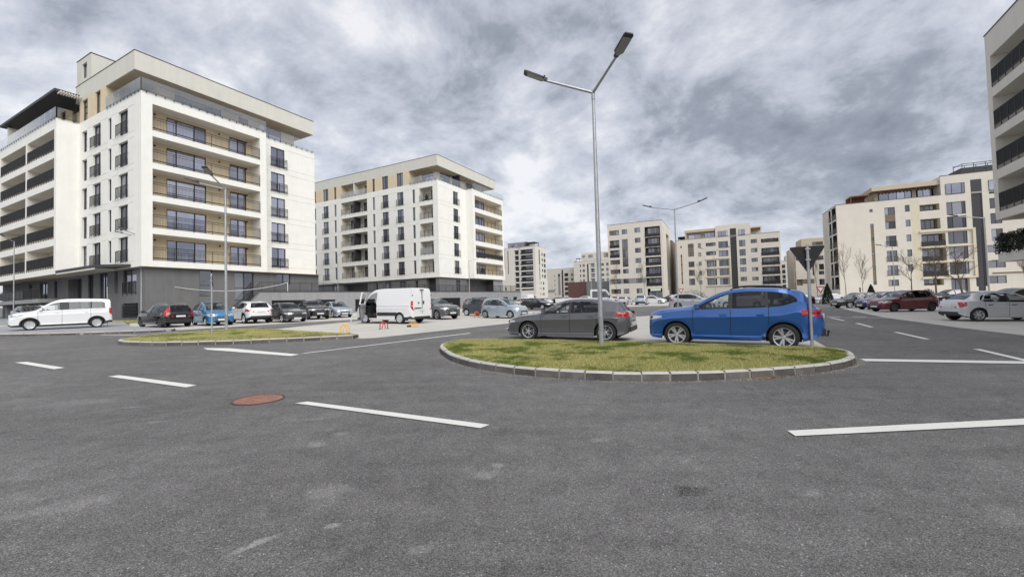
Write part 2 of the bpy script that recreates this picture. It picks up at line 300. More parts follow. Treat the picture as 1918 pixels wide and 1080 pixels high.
P['grass'] = grassmat()

# ------------------------------------------------------------------ mesh helpers
class MB:
    def __init__(s): s.v = []; s.f = []; s.m = []
    def quad(s, a, b, c, d, m=0):
        i = len(s.v); s.v += [a, b, c, d]; s.f.append((i, i+1, i+2, i+3)); s.m.append(m)
    def poly(s, pts, m=0):
        i = len(s.v); s.v += list(pts); s.f.append(tuple(range(i, i+len(pts)))); s.m.append(m)
    def box(s, x0, y0, z0, x1, y1, z1, m=0, T=None):
        c = [(x0, y0, z0), (x1, y0, z0), (x1, y1, z0), (x0, y1, z0), (x0, y0, z1), (x1, y0, z1), (x1, y1, z1), (x0, y1, z1)]
        if T: c = [tuple(T @ Vector(p)) for p in c]
        i = len(s.v); s.v += c
        for f in ((0, 3, 2, 1), (4, 5, 6, 7), (0, 1, 5, 4), (1, 2, 6, 5), (2, 3, 7, 6), (3, 0, 4, 7)):
            s.f.append(tuple(i+k for k in f)); s.m.append(m)
    def prism(s, pts, z0, z1, m=0, mt=None, axis='z'):
        n = len(pts); i = len(s.v)
        def P3(p, h): return {'z': (p[0], p[1], h), 'y': (p[0], h, p[1]), 'x': (h, p[0], p[1])}[axis]
        zz0 = z0 if callable(z0) else (lambda x, y: z0); zz1 = z1 if callable(z1) else (lambda x, y: z1)
        s.v += [P3(p, zz0(*p)) for p in pts] + [P3(p, zz1(*p)) for p in pts]
        s.f.append(tuple(i+n-1-k for k in range(n))); s.m.append(m)
        s.f.append(tuple(i+n+k for k in range(n))); s.m.append(m if mt is None else mt)
        for k in range(n): s.f.append((i+k, i+(k+1) % n, i+n+(k+1) % n, i+n+k)); s.m.append(m)
    def tube(s, p0, p1, r0, r1=None, n=8, m=0, cap=True):
        r1 = r0 if r1 is None else r1; p0 = Vector(p0); p1 = Vector(p1); d = (p1-p0)
        if d.length < 1e-6: return
        d.normalize(); a = Vector((0, 0, 1)) if abs(d.z) < 0.9 else Vector((1, 0, 0)); u = d.cross(a).normalized(); w = d.cross(u)
        i = len(s.v)
        for p, r in ((p0, r0), (p1, r1)):
            for k in range(n):
                t = 2*math.pi*k/n; s.v.append(tuple(p + u*(r*math.cos(t)) + w*(r*math.sin(t))))
        for k in range(n): s.f.append((i+k, i+(k+1) % n, i+n+(k+1) % n, i+n+k)); s.m.append(m)
        if cap: s.f.append(tuple(i+n-1-k for k in range(n))); s.m.append(m); s.f.append(tuple(i+n+k for k in range(n))); s.m.append(m)
    def lathe(s, prof, n=24, axis='y', m=0, closed=False, mats=None):
        # prof: (radius, height) pairs
        i = len(s.v); k = len(prof)
        for a in range(n):
            t = 2*math.pi*a/n; ct, st = math.cos(t), math.sin(t)
            for r, h in prof:
                s.v.append((r*ct, h, r*st) if axis == 'y' else (r*ct, r*st, h))
        for a in range(n):
            b = (a+1) % n
            for j in range(k-1 if not closed else k):
                j2 = (j+1) % k
                s.f.append((i+a*k+j, i+b*k+j, i+b*k+j2, i+a*k+j2)); s.m.append(mats[j] if mats else m)
    def mesh(s, name, mats, smooth=None, recalc=True):
        me = bpy.data.meshes.new(name); me.from_pydata(s.v, [], s.f)
        for q in mats: me.materials.append(q)
        if len(mats) > 1: me.polygons.foreach_set('material_index', s.m)
        if smooth:
            bm = bmesh.new(); bm.from_mesh(me); bmesh.ops.remove_doubles(bm, verts=bm.verts, dist=1e-4)
            if recalc: bmesh.ops.recalc_face_normals(bm, faces=bm.faces)
            bm.to_mesh(me); bm.free()
            me.polygons.foreach_set('use_smooth', [True]*len(me.polygons)); me.set_sharp_from_angle(angle=R(smooth))
        me.update(); return me
    def build(s, name, mats, parent=None, smooth=None, loc=(0, 0, 0), rot=(0, 0, 0), recalc=True):
        if not isinstance(mats, (list, tuple)): mats = [mats]
        return link(name, s.mesh(name, mats, smooth, recalc), parent, loc, rot)
def link(name, me, parent=None, loc=(0, 0, 0), rot=(0, 0, 0)):
    o = bpy.data.objects.new(name, me); COL.objects.link(o); o.location = loc; o.rotation_euler = rot
    if parent is not None: o.parent = parent
    return o
def tag(o, label, cat, group=None):
    o['label'] = label; o['category'] = cat
    if group: o['group'] = group
    return o
def thing(name, label, cat, loc=(0, 0, 0), rotz=0, group=None):
    o = bpy.data.objects.new(name, None); COL.objects.link(o); o.empty_display_size = 0.2
    o.location = loc; o.rotation_euler = (0, 0, rotz); return tag(o, label, cat, group)
def struct(o): o['kind'] = 'structure'; return o
def stuff(o): o['kind'] = 'stuff'; return o
def copy_tree(o, parent=None):
    c = o.copy(); COL.objects.link(c)
    if parent is not None: c.parent = parent
    for ch in list(o.children): copy_tree(ch, c)
    return c
def sheet(name, pts, dz, m, thick=None):
    b = MB()
    if thick: b.prism(pts, lambda x, y: G(x, y)+dz-thick, lambda x, y: G(x, y)+dz)
    else: b.poly([(x, y, G(x, y)+dz) for x, y in pts])
    return struct(b.build(name, m))

# ------------------------------------------------------------------ ground, lots, kerbs, islands, markings
gr = MB()
xs = [-900, -300, -120, -60, -30, -15, -8, -4, 0, 4, 8, 15, 30, 60, 120, 300, 900]; ys = [-60, -15, -5, 0, 3, 6, 10, 15, 22, 30, 45, 70, 110, 200, 500, 1500]
for i in range(len(xs)-1):
    for j in range(len(ys)-1):
        q = [(xs[i], ys[j]), (xs[i+1], ys[j]), (xs[i+1], ys[j+1]), (xs[i], ys[j+1])]
        gr.quad(*[(x, y, G(x, y)) for x, y in q])
struct(gr.build('road', P['asphalt']))
sheet('parking_area', [(-6.05, 17.15), (-5.5, 17.3), (-3.55, 20.4), (-0.09, 25.8), (6, 36.4), (10, 43.5), (2, 47.5), (-4, 46), (-9, 38), (-12.9, 26.5), (-13.35, 23.4), (-12.6, 21.9)], 0.006, P['paver'])
sheet('parking_area', [(-19.1, 24.75), (-17.35, 27.5), (-13.0, 33.95), (-8, 41.5), (-1, 52), (0, 60), (-4, 70), (-22, 52), (-34, 38.5), (-24.5, 27.5)], 0.006, P['paver'])
sheet('parking_area', [(0.1, 14.9), (8.1, 10.95), (14.5, 23.5), (20, 34), (16.4, 35.9), (11.6, 33.0), (7.8, 30.2)], 0.006, P['paver'])
sheet('parking_area', [(16.5, 14.0), (17.74, 17.16), (21.15, 24.52), (26.2, 33.2), (33.4, 45.0), (38, 46), (60, 40), (60, 5), (30, -8), (5.5, -8)], 0.006, P['paver'])
sheet('parking_area', [(15, 58), (19, 61.5), (44, 64), (75, 60), (90, 75), (60, 100), (10, 100), (2, 70)], 0.006, P['paver'])
sheet('pavement', [(-60, 23.2), (-29, 22.1), (-22.2, 22.25), (-19.6, 23.1), (-18.75, 23.7), (-19.3, 24.6), (-24.4, 27.6), (-31.5, 35.0), (-33.5, 37), (-60, 55)], 0.12, P['paver2'], 0.14)
sheet('pavement', [(-60, 23.4), (-34, 24.6), (-33.5, 26.5), (-36.5, 31.5), (-60, 40)], 0.126, P['paver'])
sheet('verge', [(-37.5, 38.6), (-33.6, 34.9), (-30.6, 34.4), (-27.3, 39.5), (-23.5, 46.0), (-26.8, 47.8), (-32.4, 38.3)], 0.10, P['soil'], 0.1)

def poly_resample(pts, step):
    out = []; P2 = [Vector(p) for p in pts]
    L = [0]
    for a, b in zip(P2, P2[1:]): L.append(L[-1]+(b-a).length)
    n = max(1, round(L[-1]/step)); res = []
    for k in range(n+1):
        s = L[-1]*k/n
        for j in range(len(P2)-1):
            if s <= L[j+1]+1e-9:
                t = (s-L[j])/max(1e-9, L[j+1]-L[j]); res.append(P2[j].lerp(P2[j+1], t)); break
    return res
def smooth_path(pts, it=2):
    for _ in range(it):
        q = [pts[0]]
        for a, b in zip(pts, pts[1:]):
            q += [(a[0]*.75+b[0]*.25, a[1]*.75+b[1]*.25), (a[0]*.25+b[0]*.75, a[1]*.25+b[1]*.75)]
        q.append(pts[-1]); pts = q
    return pts
def kerb(parent, path, step, w=0.14, h=0.15, inward=1):
    """kerb stones along a path (outer foot line), every stone a mesh of its own with a recessed mortar joint"""
    pts = poly_resample(path, step); mort = MB(); n = len(pts)
    nor = []
    for i in range(n):
        d = (pts[min(i+1, n-1)]-pts[max(i-1, 0)]).normalized(); nor.append(Vector((-d.y, d.x))*inward)
    for i in range(n-1):
        a, b = pts[i], pts[i+1]; na, nb = nor[i], nor[i+1]; d = (b-a); g = 0.012/d.length*random.uniform(0.8, 1.8)
        a2, b2 = a.lerp(b, g), a.lerp(b, 1-g)
        jit = random.uniform(-0.006, 0.006); hh = h+random.uniform(-0.006, 0.006); ch = 0.018
        s = MB(); rows = []
        for p, nn in ((a2, na), (b2, nb)):
            p = p + nn*jit
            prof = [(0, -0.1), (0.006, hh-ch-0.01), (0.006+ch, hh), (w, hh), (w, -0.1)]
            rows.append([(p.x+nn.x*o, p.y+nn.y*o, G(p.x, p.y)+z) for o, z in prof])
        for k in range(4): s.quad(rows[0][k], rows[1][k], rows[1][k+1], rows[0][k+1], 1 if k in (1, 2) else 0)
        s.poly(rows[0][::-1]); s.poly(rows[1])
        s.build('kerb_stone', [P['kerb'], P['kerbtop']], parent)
        prof = [(0.012, -0.1), (0.014, h-0.02), (w-0.01, h-0.01)]
        q = [[(p.x+nn.x*o, p.y+nn.y*o, G(p.x, p.y)+z) for o, z in prof] for p, nn in ((a, na), (b, nb))]
        for k in range(2): mort.quad(q[0][k], q[1][k], q[1][k+1], q[0][k+1])
    mort.build('mortar', P['mortar'], parent)
    return [tuple(p+nn*w) for p, nn in zip(pts, nor)]
def inside(poly, x, y):
    c = np.zeros(len(x), bool); n = len(poly); j = n-1
    for i in range(n):
        xi, yi = poly[i]; xj, yj = poly[j]
        c ^= ((yi > y) != (yj > y)) & (x < (xj-xi)*(y-yi)/(yj-yi+1e-12)+xi); j = i
    return c
def grass(name, poly, dens, hmin, hmax, wid, dz, crown):
    xs_ = [p[0] for p in poly]; ys_ = [p[1] for p in poly]
    area = (max(xs_)-min(xs_))*(max(ys_)-min(ys_)); n = int(area*dens)
    x = rng.uniform(min(xs_), max(xs_), n); y = rng.uniform(min(ys_), max(ys_), n)
    k = inside(poly, x, y); x, y = x[k], y[k]; n = len(x)
    clump = np.sin(x*2.1+1.3*np.sin(y*1.7))*np.sin(y*2.6+1.1*np.sin(x*1.9+2))
    h = rng.uniform(hmin, hmax, n)*(1+0.9*np.clip(clump-.45, 0, 1)); a = rng.uniform(0, 2*np.pi, n); w = wid*rng.uniform(.6, 1.3, n)
    lean = rng.uniform(0.1, 0.9, n)*h; la = rng.uniform(0, 2*np.pi, n)
    z = GX*x+GY*y+dz+crown(x, y)
    v = np.zeros((n, 3, 3)); v[:, 0] = np.stack([x-np.cos(a)*w, y-np.sin(a)*w, z], 1); v[:, 1] = np.stack([x+np.cos(a)*w, y+np.sin(a)*w, z], 1)
    v[:, 2] = np.stack([x+np.cos(la)*lean, y+np.sin(la)*lean, z+h], 1)
    me = bpy.data.meshes.new(name); me.vertices.add(3*n); me.vertices.foreach_set('co', v.reshape(-1))
    me.loops.add(3*n); me.loops.foreach_set('vertex_index', np.arange(3*n)); me.polygons.add(n); me.polygons.foreach_set('loop_start', np.arange(0, 3*n, 3)); me.polygons.foreach_set('loop_total', np.full(n, 3))
    at = me.attributes.new('tone', 'FLOAT', 'POINT'); at.data.foreach_set('value', np.repeat(rng.uniform(0, 1, n)**0.8, 3).astype(np.float32))
    me.update(); me.validate(); me.materials.append(P['grass'])
    return stuff(link(name, me))
def island(front, back, step, dens, crownh, w=0.14, closed=True):
    path = smooth_path(front, 2)
    base = MB(); root = bpy.data.objects.new('traffic_island', None)
    ring = path + back
    cx_ = sum(p[0] for p in ring)/len(ring); cy_ = sum(p[1] for p in ring)/len(ring)
    inner = None
    tmp = []
    root = None
    b = MB(); pts = [(x+(cx_-x)*0.012, y+(cy_-y)*0.012) for x, y in ring]
    rx = max(abs(p[0]-cx_) for p in ring); ry = max(abs(p[1]-cy_) for p in ring)
    RA = np.array(ring); RB = np.roll(RA, -1, 0)
    def cr(x, y):
        x = np.atleast_1d(np.asarray(x, float)); y = np.atleast_1d(np.asarray(y, float)); best = np.full(x.shape, 1e9)
        for a, b_ in zip(RA, RB):
            d = b_-a; L2 = d@d+1e-12; tt = np.clip(((x-a[0])*d[0]+(y-a[1])*d[1])/L2, 0, 1); best = np.minimum(best, np.hypot(x-a[0]-tt*d[0], y-a[1]-tt*d[1]))
        r_ = crownh*(1-np.exp(-np.maximum(best-.14, 0)/0.8)); return r_
    nR = 6
    for k in range(len(pts)):
        a, c_ = pts[k], pts[(k+1) % len(pts)]
        for r in range(nR):
            t0, t1 = 1-r/nR, 1-(r+1)/nR
            q = [(cx_+(a[0]-cx_)*t0, cy_+(a[1]-cy_)*t0), (cx_+(c_[0]-cx_)*t0, cy_+(c_[1]-cy_)*t0), (cx_+(c_[0]-cx_)*t1, cy_+(c_[1]-cy_)*t1), (cx_+(a[0]-cx_)*t1, cy_+(a[1]-cy_)*t1)]
            b.quad(*[(x, y, G(x, y)+0.136+float(cr(x, y)[0])) for x, y in q])
    isl = struct(b.build('traffic_island', P['soil']))
    inn = kerb(isl, path, step, w, inward=1)
    bk = kerb(isl, [path[-1]]+back+[path[0]], step, w, inward=1)
    poly = inn + bk
    grass('grass', [(cx_+(x-cx_)*1.008, cy_+(y-cy_)*1.008) for x, y in poly], dens, 0.016, 0.048, 0.0045, 0.136, cr)
    return isl
I1F = [(-1.55, 14.62), (-2.05, 14.3), (-2.25, 13.3), (-2.12, 12.25), (-1.5, 10.4), (-0.75, 9.25), (0.17, 8.42), (1.31, 7.83), (2.22, 7.64), (3.14, 7.60), (4.13, 7.71), (5.26, 7.98), (6.26, 8.4), (7.09, 9.0), (7.55, 9.6), (7.86, 10.15), (7.88, 10.62), (7.6, 10.95)]
island(I1F, [(5.3, 12.05), (3.0, 13.15), (0.7, 14.2), (-0.6, 14.62)], 0.5, 5200, 0.045)
I2F = [(-15.0, 20.9), (-15.85, 19.0), (-15.9, 17.6), (-15.3, 16.6), (-14.2, 15.96), (-12.68, 15.52), (-10.8, 15.56), (-9.13, 16.0), (-7.47, 16.72), (-6.4, 17.1), (-6.15, 17.35), (-6.3, 17.65)]
island(I2F, [(-7.2, 18.3), (-9.6, 20.0), (-11.8, 21.7), (-13.2, 22.2), (-14.3, 21.8)], 0.58, 1300, 0.12)
pk = bpy.data.objects.new('pavement_kerb', None); COL.objects.link(pk); struct(pk)
kerb(pk, smooth_path([(-40, 22.35), (-29, 22.0), (-26.2, 21.98), (-22.2, 22.15), (-19.6, 23.0), (-18.68, 23.65), (-19.2, 24.6)], 1), 0.62, 0.16, 0.135)
stuff_g = grass('grass', [(-37.4, 38.5), (-33.6, 35.0), (-30.7, 34.5), (-27.4, 39.5), (-23.6, 46.0), (-26.8, 47.6), (-32.4, 38.2)], 420, 0.03, 0.08, 0.010, 0.10, lambda x, y: 0*x)

def mark(pts, z=0.011):
    sheet('road_marking', pts, z, P['paint'])
def dash(a, b, w):
    a, b = Vector(a), Vector(b); d = (b-a).normalized(); n = Vector((-d.y, d.x))*w/2
    k = 0.0
    mark([tuple(a+n), tuple(a-n), tuple(b-n), tuple(b+n)])
mark([(-13.44, 11.66), (-13.24, 11.77), (-10.90, 10.52), (-10.93, 10.30)])
mark([(-8.56, 9.13), (-8.45, 9.28), (-5.84, 7.98), (-5.90, 7.79)])
mark([(-3.26, 6.44), (-3.12, 6.53), (-0.31, 5.18), (-0.41, 5.05)])
mark([(2.96, 4.76), (2.93, 4.58), (6.3, 4.88), (9.0, 5.20), (9.0, 5.40), (6.3, 5.09)])
mark([(-10.43, 14.56), (-9.44, 14.36), (-6.10, 12.33), (-6.17, 12.0), (-9.9, 14.0)])
mark([(-6.11, 12.36), (-6.05, 12.66), (-1.93, 18.85), (-1.80, 18.7)], 0.015)
dash((-0.35, 21.2), (0.4, 22.4), 0.13)
mark([(7.76, 9.72), (7.58, 9.38), (10.5, 8.62), (14.2, 7.62), (14.3, 7.95), (10.6, 9.0)])
dash((14.0, 15.87), (12.75, 13.35), 0.15); dash((16.48, 20.77), (15.05, 18.16), 0.15); dash((11.7, 10.97), (10.55, 8.78), 0.15, )
dash((18.94, 26.05), (20.85, 24.0), 0.14); dash((18.6, 25.3), (17.3, 22.6), 0.15)
for a, b in (((19.4, 26.75), (19.95, 26.35)), ((20.5, 26.1), (21.0, 25.7)), ((21.6, 25.4), (22.0, 25.0))): dash(a, b, 0.4)
dash((-21.0, 22.0), (-18.3, 21.05), 0.16); dash((-18.2, 21.1), (-17.9, 23.2), 0.14)
dash((-15.56, 26.05), (-14.06, 28.2), 0.12); dash((-12.6, 30.6), (-11.2, 33.0), 0.12)
dash((17, 59), (22, 57.5), 0.5); dash((11.5, 33.4), (17.4, 36.6), 0.25)
# grit and dry leaves collected along the island kerb
gm_ = MB(); pth = poly_resample(smooth_path(I1F, 2), .02)
for k in range(900):
    p = pth[min(len(pth)-1, int(random.random()**.9*len(pth)))]; o = abs(random.gauss(0, .10)); c_ = Vector((p.x-2.6, p.y-11.2)); q = p+c_.normalized()*(.01+o); s_ = random.uniform(.004, .012); z = G(q.x, q.y)
    gm_.poly([(q.x-s_, q.y, z), (q.x+s_*.6, q.y-s_, z), (q.x+s_*.8, q.y+s_*.7, z+s_*.9)]); gm_.poly([(q.x-s_, q.y, z), (q.x+s_*.8, q.y+s_*.7, z+s_*.9), (q.x-s_*.2, q.y+s_, z)])
stuff(gm_.build('grit', mat('grit', (0.36, 0.33, 0.29), .9, vary=.4, vscale=40)))
lv = MB()
for k in range(60):
    a = random.gauss(0, .22); q = Vector((4.55+a, 7.78+a*.28-abs(random.gauss(0, .05)))); s_ = random.uniform(.012, .03); z = G(q.x, q.y)+.006; t_ = random.uniform(0, 6.28)
    lv.poly([(q.x+s_*math.cos(t_+j*2.1), q.y+s_*math.sin(t_+j*2.1), z+random.uniform(0, .02)) for j in range(3)])
stuff(lv.build('dry_leaves', mat('dry_leaf', (0.30, 0.15, 0.07), .8, vary=.4, vscale=30)))

# manhole cover
def manhole(x, y, r):
    t = thing('manhole_cover', 'round rust red manhole cover set in the asphalt beside the white dashes', 'manhole cover', (x, y, G(x, y)))
    t.rotation_euler = (math.atan(GY), -math.atan(GX), 0.4)
    rust = mat('rusty_iron', (0.29, 0.15, 0.115), 0.75, vary=0.25, vscale=14)
    dk = mat('rusty_iron_frame', (0.10, 0.06, 0.05), 0.8, vary=0.2)
    f = MB(); f.lathe([(r, 0.0), (r, 0.012), (r-0.035, 0.012), (r-0.035, 0.002)], 40, 'z'); f.build('rim', dk, t)
    c_ = MB(); c_.lathe([(r-0.04, 0.001), (r-0.04, 0.010), (0.001, 0.010)], 40, 'z')
    for i in range(-9, 10):
        h = math.sqrt(max(0, (r-0.07)**2-(i*0.03)**2))
        if h > 0.05:
            k = -h
            while k < h-0.05: c_.box(k, i*0.03-0.009, 0.010, k+0.05, i*0.03+0.009, 0.017); k += 0.07
    c_.build('lid', rust, t)
manhole(-3.98, 6.75, 0.37)

# ------------------------------------------------------------------ buildings
FRAME_CACHE = {}; RAIL_CACHE = {}
class Bld:
    def __init__(s, name, label, cat, O, ang, group=None):
        s.root = thing(name, label, cat, (O[0], O[1], 0), R(ang), group); s.mb = MB(); s.mats = []
    def mi(s, k):
        if k not in s.mats: s.mats.append(k)
        return s.mats.index(k)
    def part(s, name, mb, mats, loc=(0, 0, 0), rot=(0, 0, 0), smooth=None): return mb.build(name, mats, s.root, smooth, loc, rot)
    # a face: o origin (x,y), d direction along it, n direction into the building
    def facade(s, fc, s0, s1, z0, z1, ops, base, name='facade_wall'):
        (ox, oy), (dx, dy), (nx, ny) = fc
        mb = MB(); mats = [base]
        def mi(k):
            if k not in mats: mats.append(k)
            return mats.index(k)
        ops = [(max(o[0], s0), min(o[1], s1), max(o[2], z0), min(o[3], z1))+tuple(o[4:]) for o in ops]
        sb = sorted({round(v, 3) for v in [s0, s1]+[o[0] for o in ops]+[o[1] for o in ops]}); zb = sorted({round(v, 3) for v in [z0, z1]+[o[2] for o in ops]+[o[3] for o in ops]})
        ns, nz = len(sb)-1, len(zb)-1
        D = np.zeros((ns, nz)); Mt = np.zeros((ns, nz), int); Sd = np.zeros((ns, nz), int)
        sc = np.array([(sb[i]+sb[i+1])/2 for i in range(ns)]); zc_ = np.array([(zb[i]+zb[i+1])/2 for i in range(nz)])
        for o in ops:
            k = np.outer((sc > o[0]) & (sc < o[1]), (zc_ > o[2]) & (zc_ < o[3]))
            D[k] = o[4]; Mt[k] = mi(o[5]); Sd[k] = mi(o[6] if len(o) > 6 else base)
        def pt(a, z, d): return (ox+dx*a+nx*d, oy+dy*a+ny*d, z)
        for j in range(nz):
            i = 0
            while i < ns:
                k = i
                while k+1 < ns and D[k+1, j] == D[i, j] and Mt[k+1, j] == Mt[i, j]: k += 1
                d = D[i, j]; mb.quad(pt(sb[i], zb[j], d), pt(sb[k+1], zb[j], d), pt(sb[k+1], zb[j+1], d), pt(sb[i], zb[j+1], d), int(Mt[i, j])); i = k+1
        for i in range(ns-1):
            for j in range(nz):
                a, b = D[i, j], D[i+1, j]
                if a != b:
                    m = Sd[i, j] if a > b else Sd[i+1, j]; x = sb[i+1]
                    mb.quad(pt(x, zb[j], a), pt(x, zb[j], b), pt(x, zb[j+1], b), pt(x, zb[j+1], a), int(m))
        for i in range(ns):
            for j in range(nz-1):
                a, b = D[i, j], D[i, j+1]
                if a != b:
                    m = Sd[i, j] if a > b else Sd[i, j+1]; z = zb[j+1]
                    mb.quad(pt(sb[i], z, a), pt(sb[i+1], z, a), pt(sb[i+1], z, b), pt(sb[i], z, b), int(m))
        return mb.build(name, [P[k] for k in mats], s.root)
    def place(s, fc, a, z, d):
        (ox, oy), (dx, dy), (nx, ny) = fc
        return (ox+dx*a+nx*d, oy+dy*a+ny*d, z), math.atan2(dy, dx), (dx*ny-dy*nx)
    def window(s, fc, a0, a1, z0, z1, d, cols=(0.5,), rows=(), fm='frame', gm='win', fw_=0.06, name='window'):
        w, h = round(a1-a0, 2), round(z1-z0, 2); loc, ang, hand = s.place(fc, a0, z0, d); key = (w, h, tuple(cols), tuple(rows), fm, fw_, hand > 0)
        sg = 1 if hand > 0 else -1
        if key not in FRAME_CACHE:
            f = MB(); e = 0.004
            def bx(x0, z0_, x1, z1_, dd=0.07): f.box(x0, min(-0.0*sg, -dd*sg), z0_, x1, max(0.0, -dd*sg) if sg < 0 else 0.0, z1_)
            def bx(x0, z0_, x1, z1_, dd=0.07):
                ya, yb = sorted((0.0, -dd*sg)); f.box(x0, ya, z0_, x1, yb, z1_)
            bx(e, e, fw_, h-e); bx(w-fw_, e, w-e, h-e); bx(fw_, e, w-fw_, fw_); bx(fw_, h-fw_, w-fw_, h-e)
            for c_ in cols: bx(w*c_-fw_*.6, fw_, w*c_+fw_*.6, h-fw_, 0.065)
            cc = [0]+list(cols)+[1]
            for r_ in rows:
                if isinstance(r_, tuple): k, rr = r_; bx(w*cc[k]+fw_*.6, h*rr-fw_*.4, w*cc[k+1]-fw_*.6, h*rr+fw_*.4, 0.06)
                else:
                    for k in range(len(cc)-1): bx(w*cc[k]+fw_*.62, h*r_-fw_*.4, w*cc[k+1]-fw_*.62, h*r_+fw_*.4, 0.06)
            fme = f.mesh('window', [P[fm]])
            pme = []
            for k in range(len(cc)-1):
                g_ = MB(); y = -0.02*sg; x0, x1 = w*cc[k]+fw_*.6, w*cc[k+1]-fw_*.6
                g_.quad((x0, y, fw_*.9), (x1, y, fw_*.9), (x1, y, h-fw_*.9), (x0, y, h-fw_*.9)); pme.append(g_)
            FRAME_CACHE[key] = (fme, {}, pme)
        fme, pcache, pme = FRAME_CACHE[key]
        if gm not in pcache: pcache[gm] = [g_.mesh('pane', [P[gm]]) for g_ in pme]
        o = link(name, fme, s.root, loc, (0, 0, ang))
        for q in pcache[gm]: link('pane', q, o)
        return o
    def railing(s, fc, a0, a1, z, h=1.05, off=0.03, step=0.11, post=1.4, m='rail', style='bars', ret=0.0, name='railing'):
        L = round(a1-a0, 2); key = (L, h, step, post, m, style, ret, fc[1], fc[2])
        loc, ang, hand = s.place(fc, a0, z, -off); sg = 1 if hand > 0 else -1
        if key not in RAIL_CACHE:
            b = MB(); t = 0.02
            b.box(0, -t, h-0.04, L, t, h); b.box(0, -t, 0.06, L, t, 0.10)
            if style == 'deep': b.box(0, -t*1.2, 0.04, L, t*1.2, 0.12); b.box(0, -t*.8, h-0.24, L, t*.8, h-0.21)
            n = max(1, round(L/post))
            for k in range(n+1): x = L*k/n; b.box(max(0, x-t), -t*1.1, -0.16, min(L, x+t), t*1.1, h)
            if style == 'panel': b.box(0, -0.008, 0.10, L, 0.008, h-0.14)
            else:
                n = max(2, round(L/step))
                for k in range(1, n): x = L*k/n; b.box(x-0.008, -0.008, -0.08 if style == 'deep' else 0.10, x+0.008, 0.008, h-0.04)
            if style == 'deep': b.box(0, -t*.5, -0.10, L, t*.5, -0.08)
            for xx in ((0, L) if ret else ()):
                y0, y1 = sorted((0, ret*sg)); b.box(xx-t*.6, y0, h-0.04, xx+t*.6, y1, h); b.box(xx-t*.6, y0, 0.06, xx+t*.6, y1, 0.10)
            RAIL_CACHE[key] = b.mesh(name, [P[m]])
        return link(name, RAIL_CACHE[key], s.root, loc, (0, 0, ang))
    def balustrade(s, fc, a0, a1, z, h=1.3, off=0.04, pw=1.5):
        L = a1-a0; loc, ang, hand = s.place(fc, a0, z, -off)
        n = max(1, round(L/pw)); g = MB(); g.box(0.01, -0.006, 0, L/n-0.01, 0.006, h); me = g.mesh('glass_panel', [P['balu']])
        k_ = MB()
        for k in range(n):
            x = L*k/n
            for q in (0.25, 0.75): xx = x+L/n*q; k_.box(xx-0.04, -0.03, 0.05, xx+0.04, 0.03, 0.19)
        k_.box(0, -0.012, 0.24, L, 0.012, 0.262)
        r_ = k_.build('glass_clips', P['frame'], s.root, None, loc, (0, 0, ang))
        for k in range(n): link('glass_panel', me, r_, (L*k/n, 0, 0))
        return r_
    def slab(s, name, x0, y0, z0, x1, y1, z1, m):
        b = MB(); b.box(x0, y0, z0, x1, y1, z1); return s.part(name, b, P[m])
def RF(v): return ((0, v), (1, 0), (0, 1))      # face along u seen from -v
def LF(u): return ((u, 0), (0, 1), (1, 0))      # face along v seen from -u
def groove(s0, s1, z, m, w=0.045, d=0.03): return (s0, s1, z-w/2, z+w/2, d, m)

# ---- the white block nearest on the left
B = Bld('apartment_block', 'large white apartment block with ochre balconies and glass terrace at far left', 'apartment building', (-32.24, 37.5), 61.7, 'white apartment blocks with grey base')
F0, FH = 6.14, 2.93
fr = RF(0.0); ops = []
for k in range(5):
    z = F0+FH*k; zt = 8.50+FH*k
    ops += [(0.83, 10.58, z, zt, 1.55, 'beige', 'rwhite')]
for k in range(5):
    z = F0+FH*k
    ops += [(2.55, 5.95, z+0.02, z+2.12, 1.70, 'void', 'frame'), (8.25, 9.95, z+0.02, z+2.12, 1.70, 'void', 'frame')]
B.facade(fr, 0, 11.3, 5.57, 21.12, ops, 'white')
for k in range(5):
    z = F0+FH*k
    B.window(fr, 2.55, 5.95, z+0.02, z+2.12, 1.64, (0.24, 0.70), gm='win'); B.window(fr, 8.25, 9.95, z+0.02, z+2.12, 1.64, (0.5,), fw_=0.08)
    B.railing(fr, 0.85, 10.56, z+0.12, 1.08, 0.02, 0.115, 1.62, style='deep')
    for a in (1.6, 7.2, 10.0):
        b = MB(); b.box(a-.05, 1.43, z+1.95, a+.05, 1.55, z+2.1); B.part('wall_lamp', b, P['frame'])
fr2 = RF(1.25); ops = []
for k in range(5):
    z = 6.33+FH*k; ops += [(12.62, 14.33, z, z+2.2, 0.2, 'void')]
    for zz_ in (z-0.02, z+2.26): ops = [groove(11.6, 12.5, zz_, 'white'), groove(14.5, 18.33, zz_, 'white')]+ops
B.facade(fr2, 11.3, 18.35, 5.6, 21.12, ops, 'white')
for k in range(5):
    z = 6.33+FH*k; B.window(fr2, 12.62, 14.33, z, z+2.2, 0.17, (0.5,), fw_=0.075); B.railing(fr2, 12.55, 14.55, z+0.02, 1.0, 0.14, 0.115, 1.0, style='deep', ret=0.14)
fl = LF(0.0); ops = []; wins = []
for k in range(5):
    z = 6.14+FH*k
    ops += [(2.55, 4.5, z, z+2.28, 0.28, 'void'), (5.96, 6.66, z+0.12, z+2.2, 0.22, 'void'), (8.32, 10.2, z, z+2.28, 0.28, 'void'), (11.53, 12.8, z+0.02, z+2.22, 0.28, 'void')]
    for a, b_ in ((1.4, 2.5), (4.6, 5.9), (6.75, 8.25), (10.3, 11.45)): ops = [groove(a, b_, z-0.05, 'white'), groove(a, b_, z+2.33, 'white')]+ops
    wins.append(z)
B.facade(fl, 0, 13.4, 5.57, 21.12, ops, 'white')
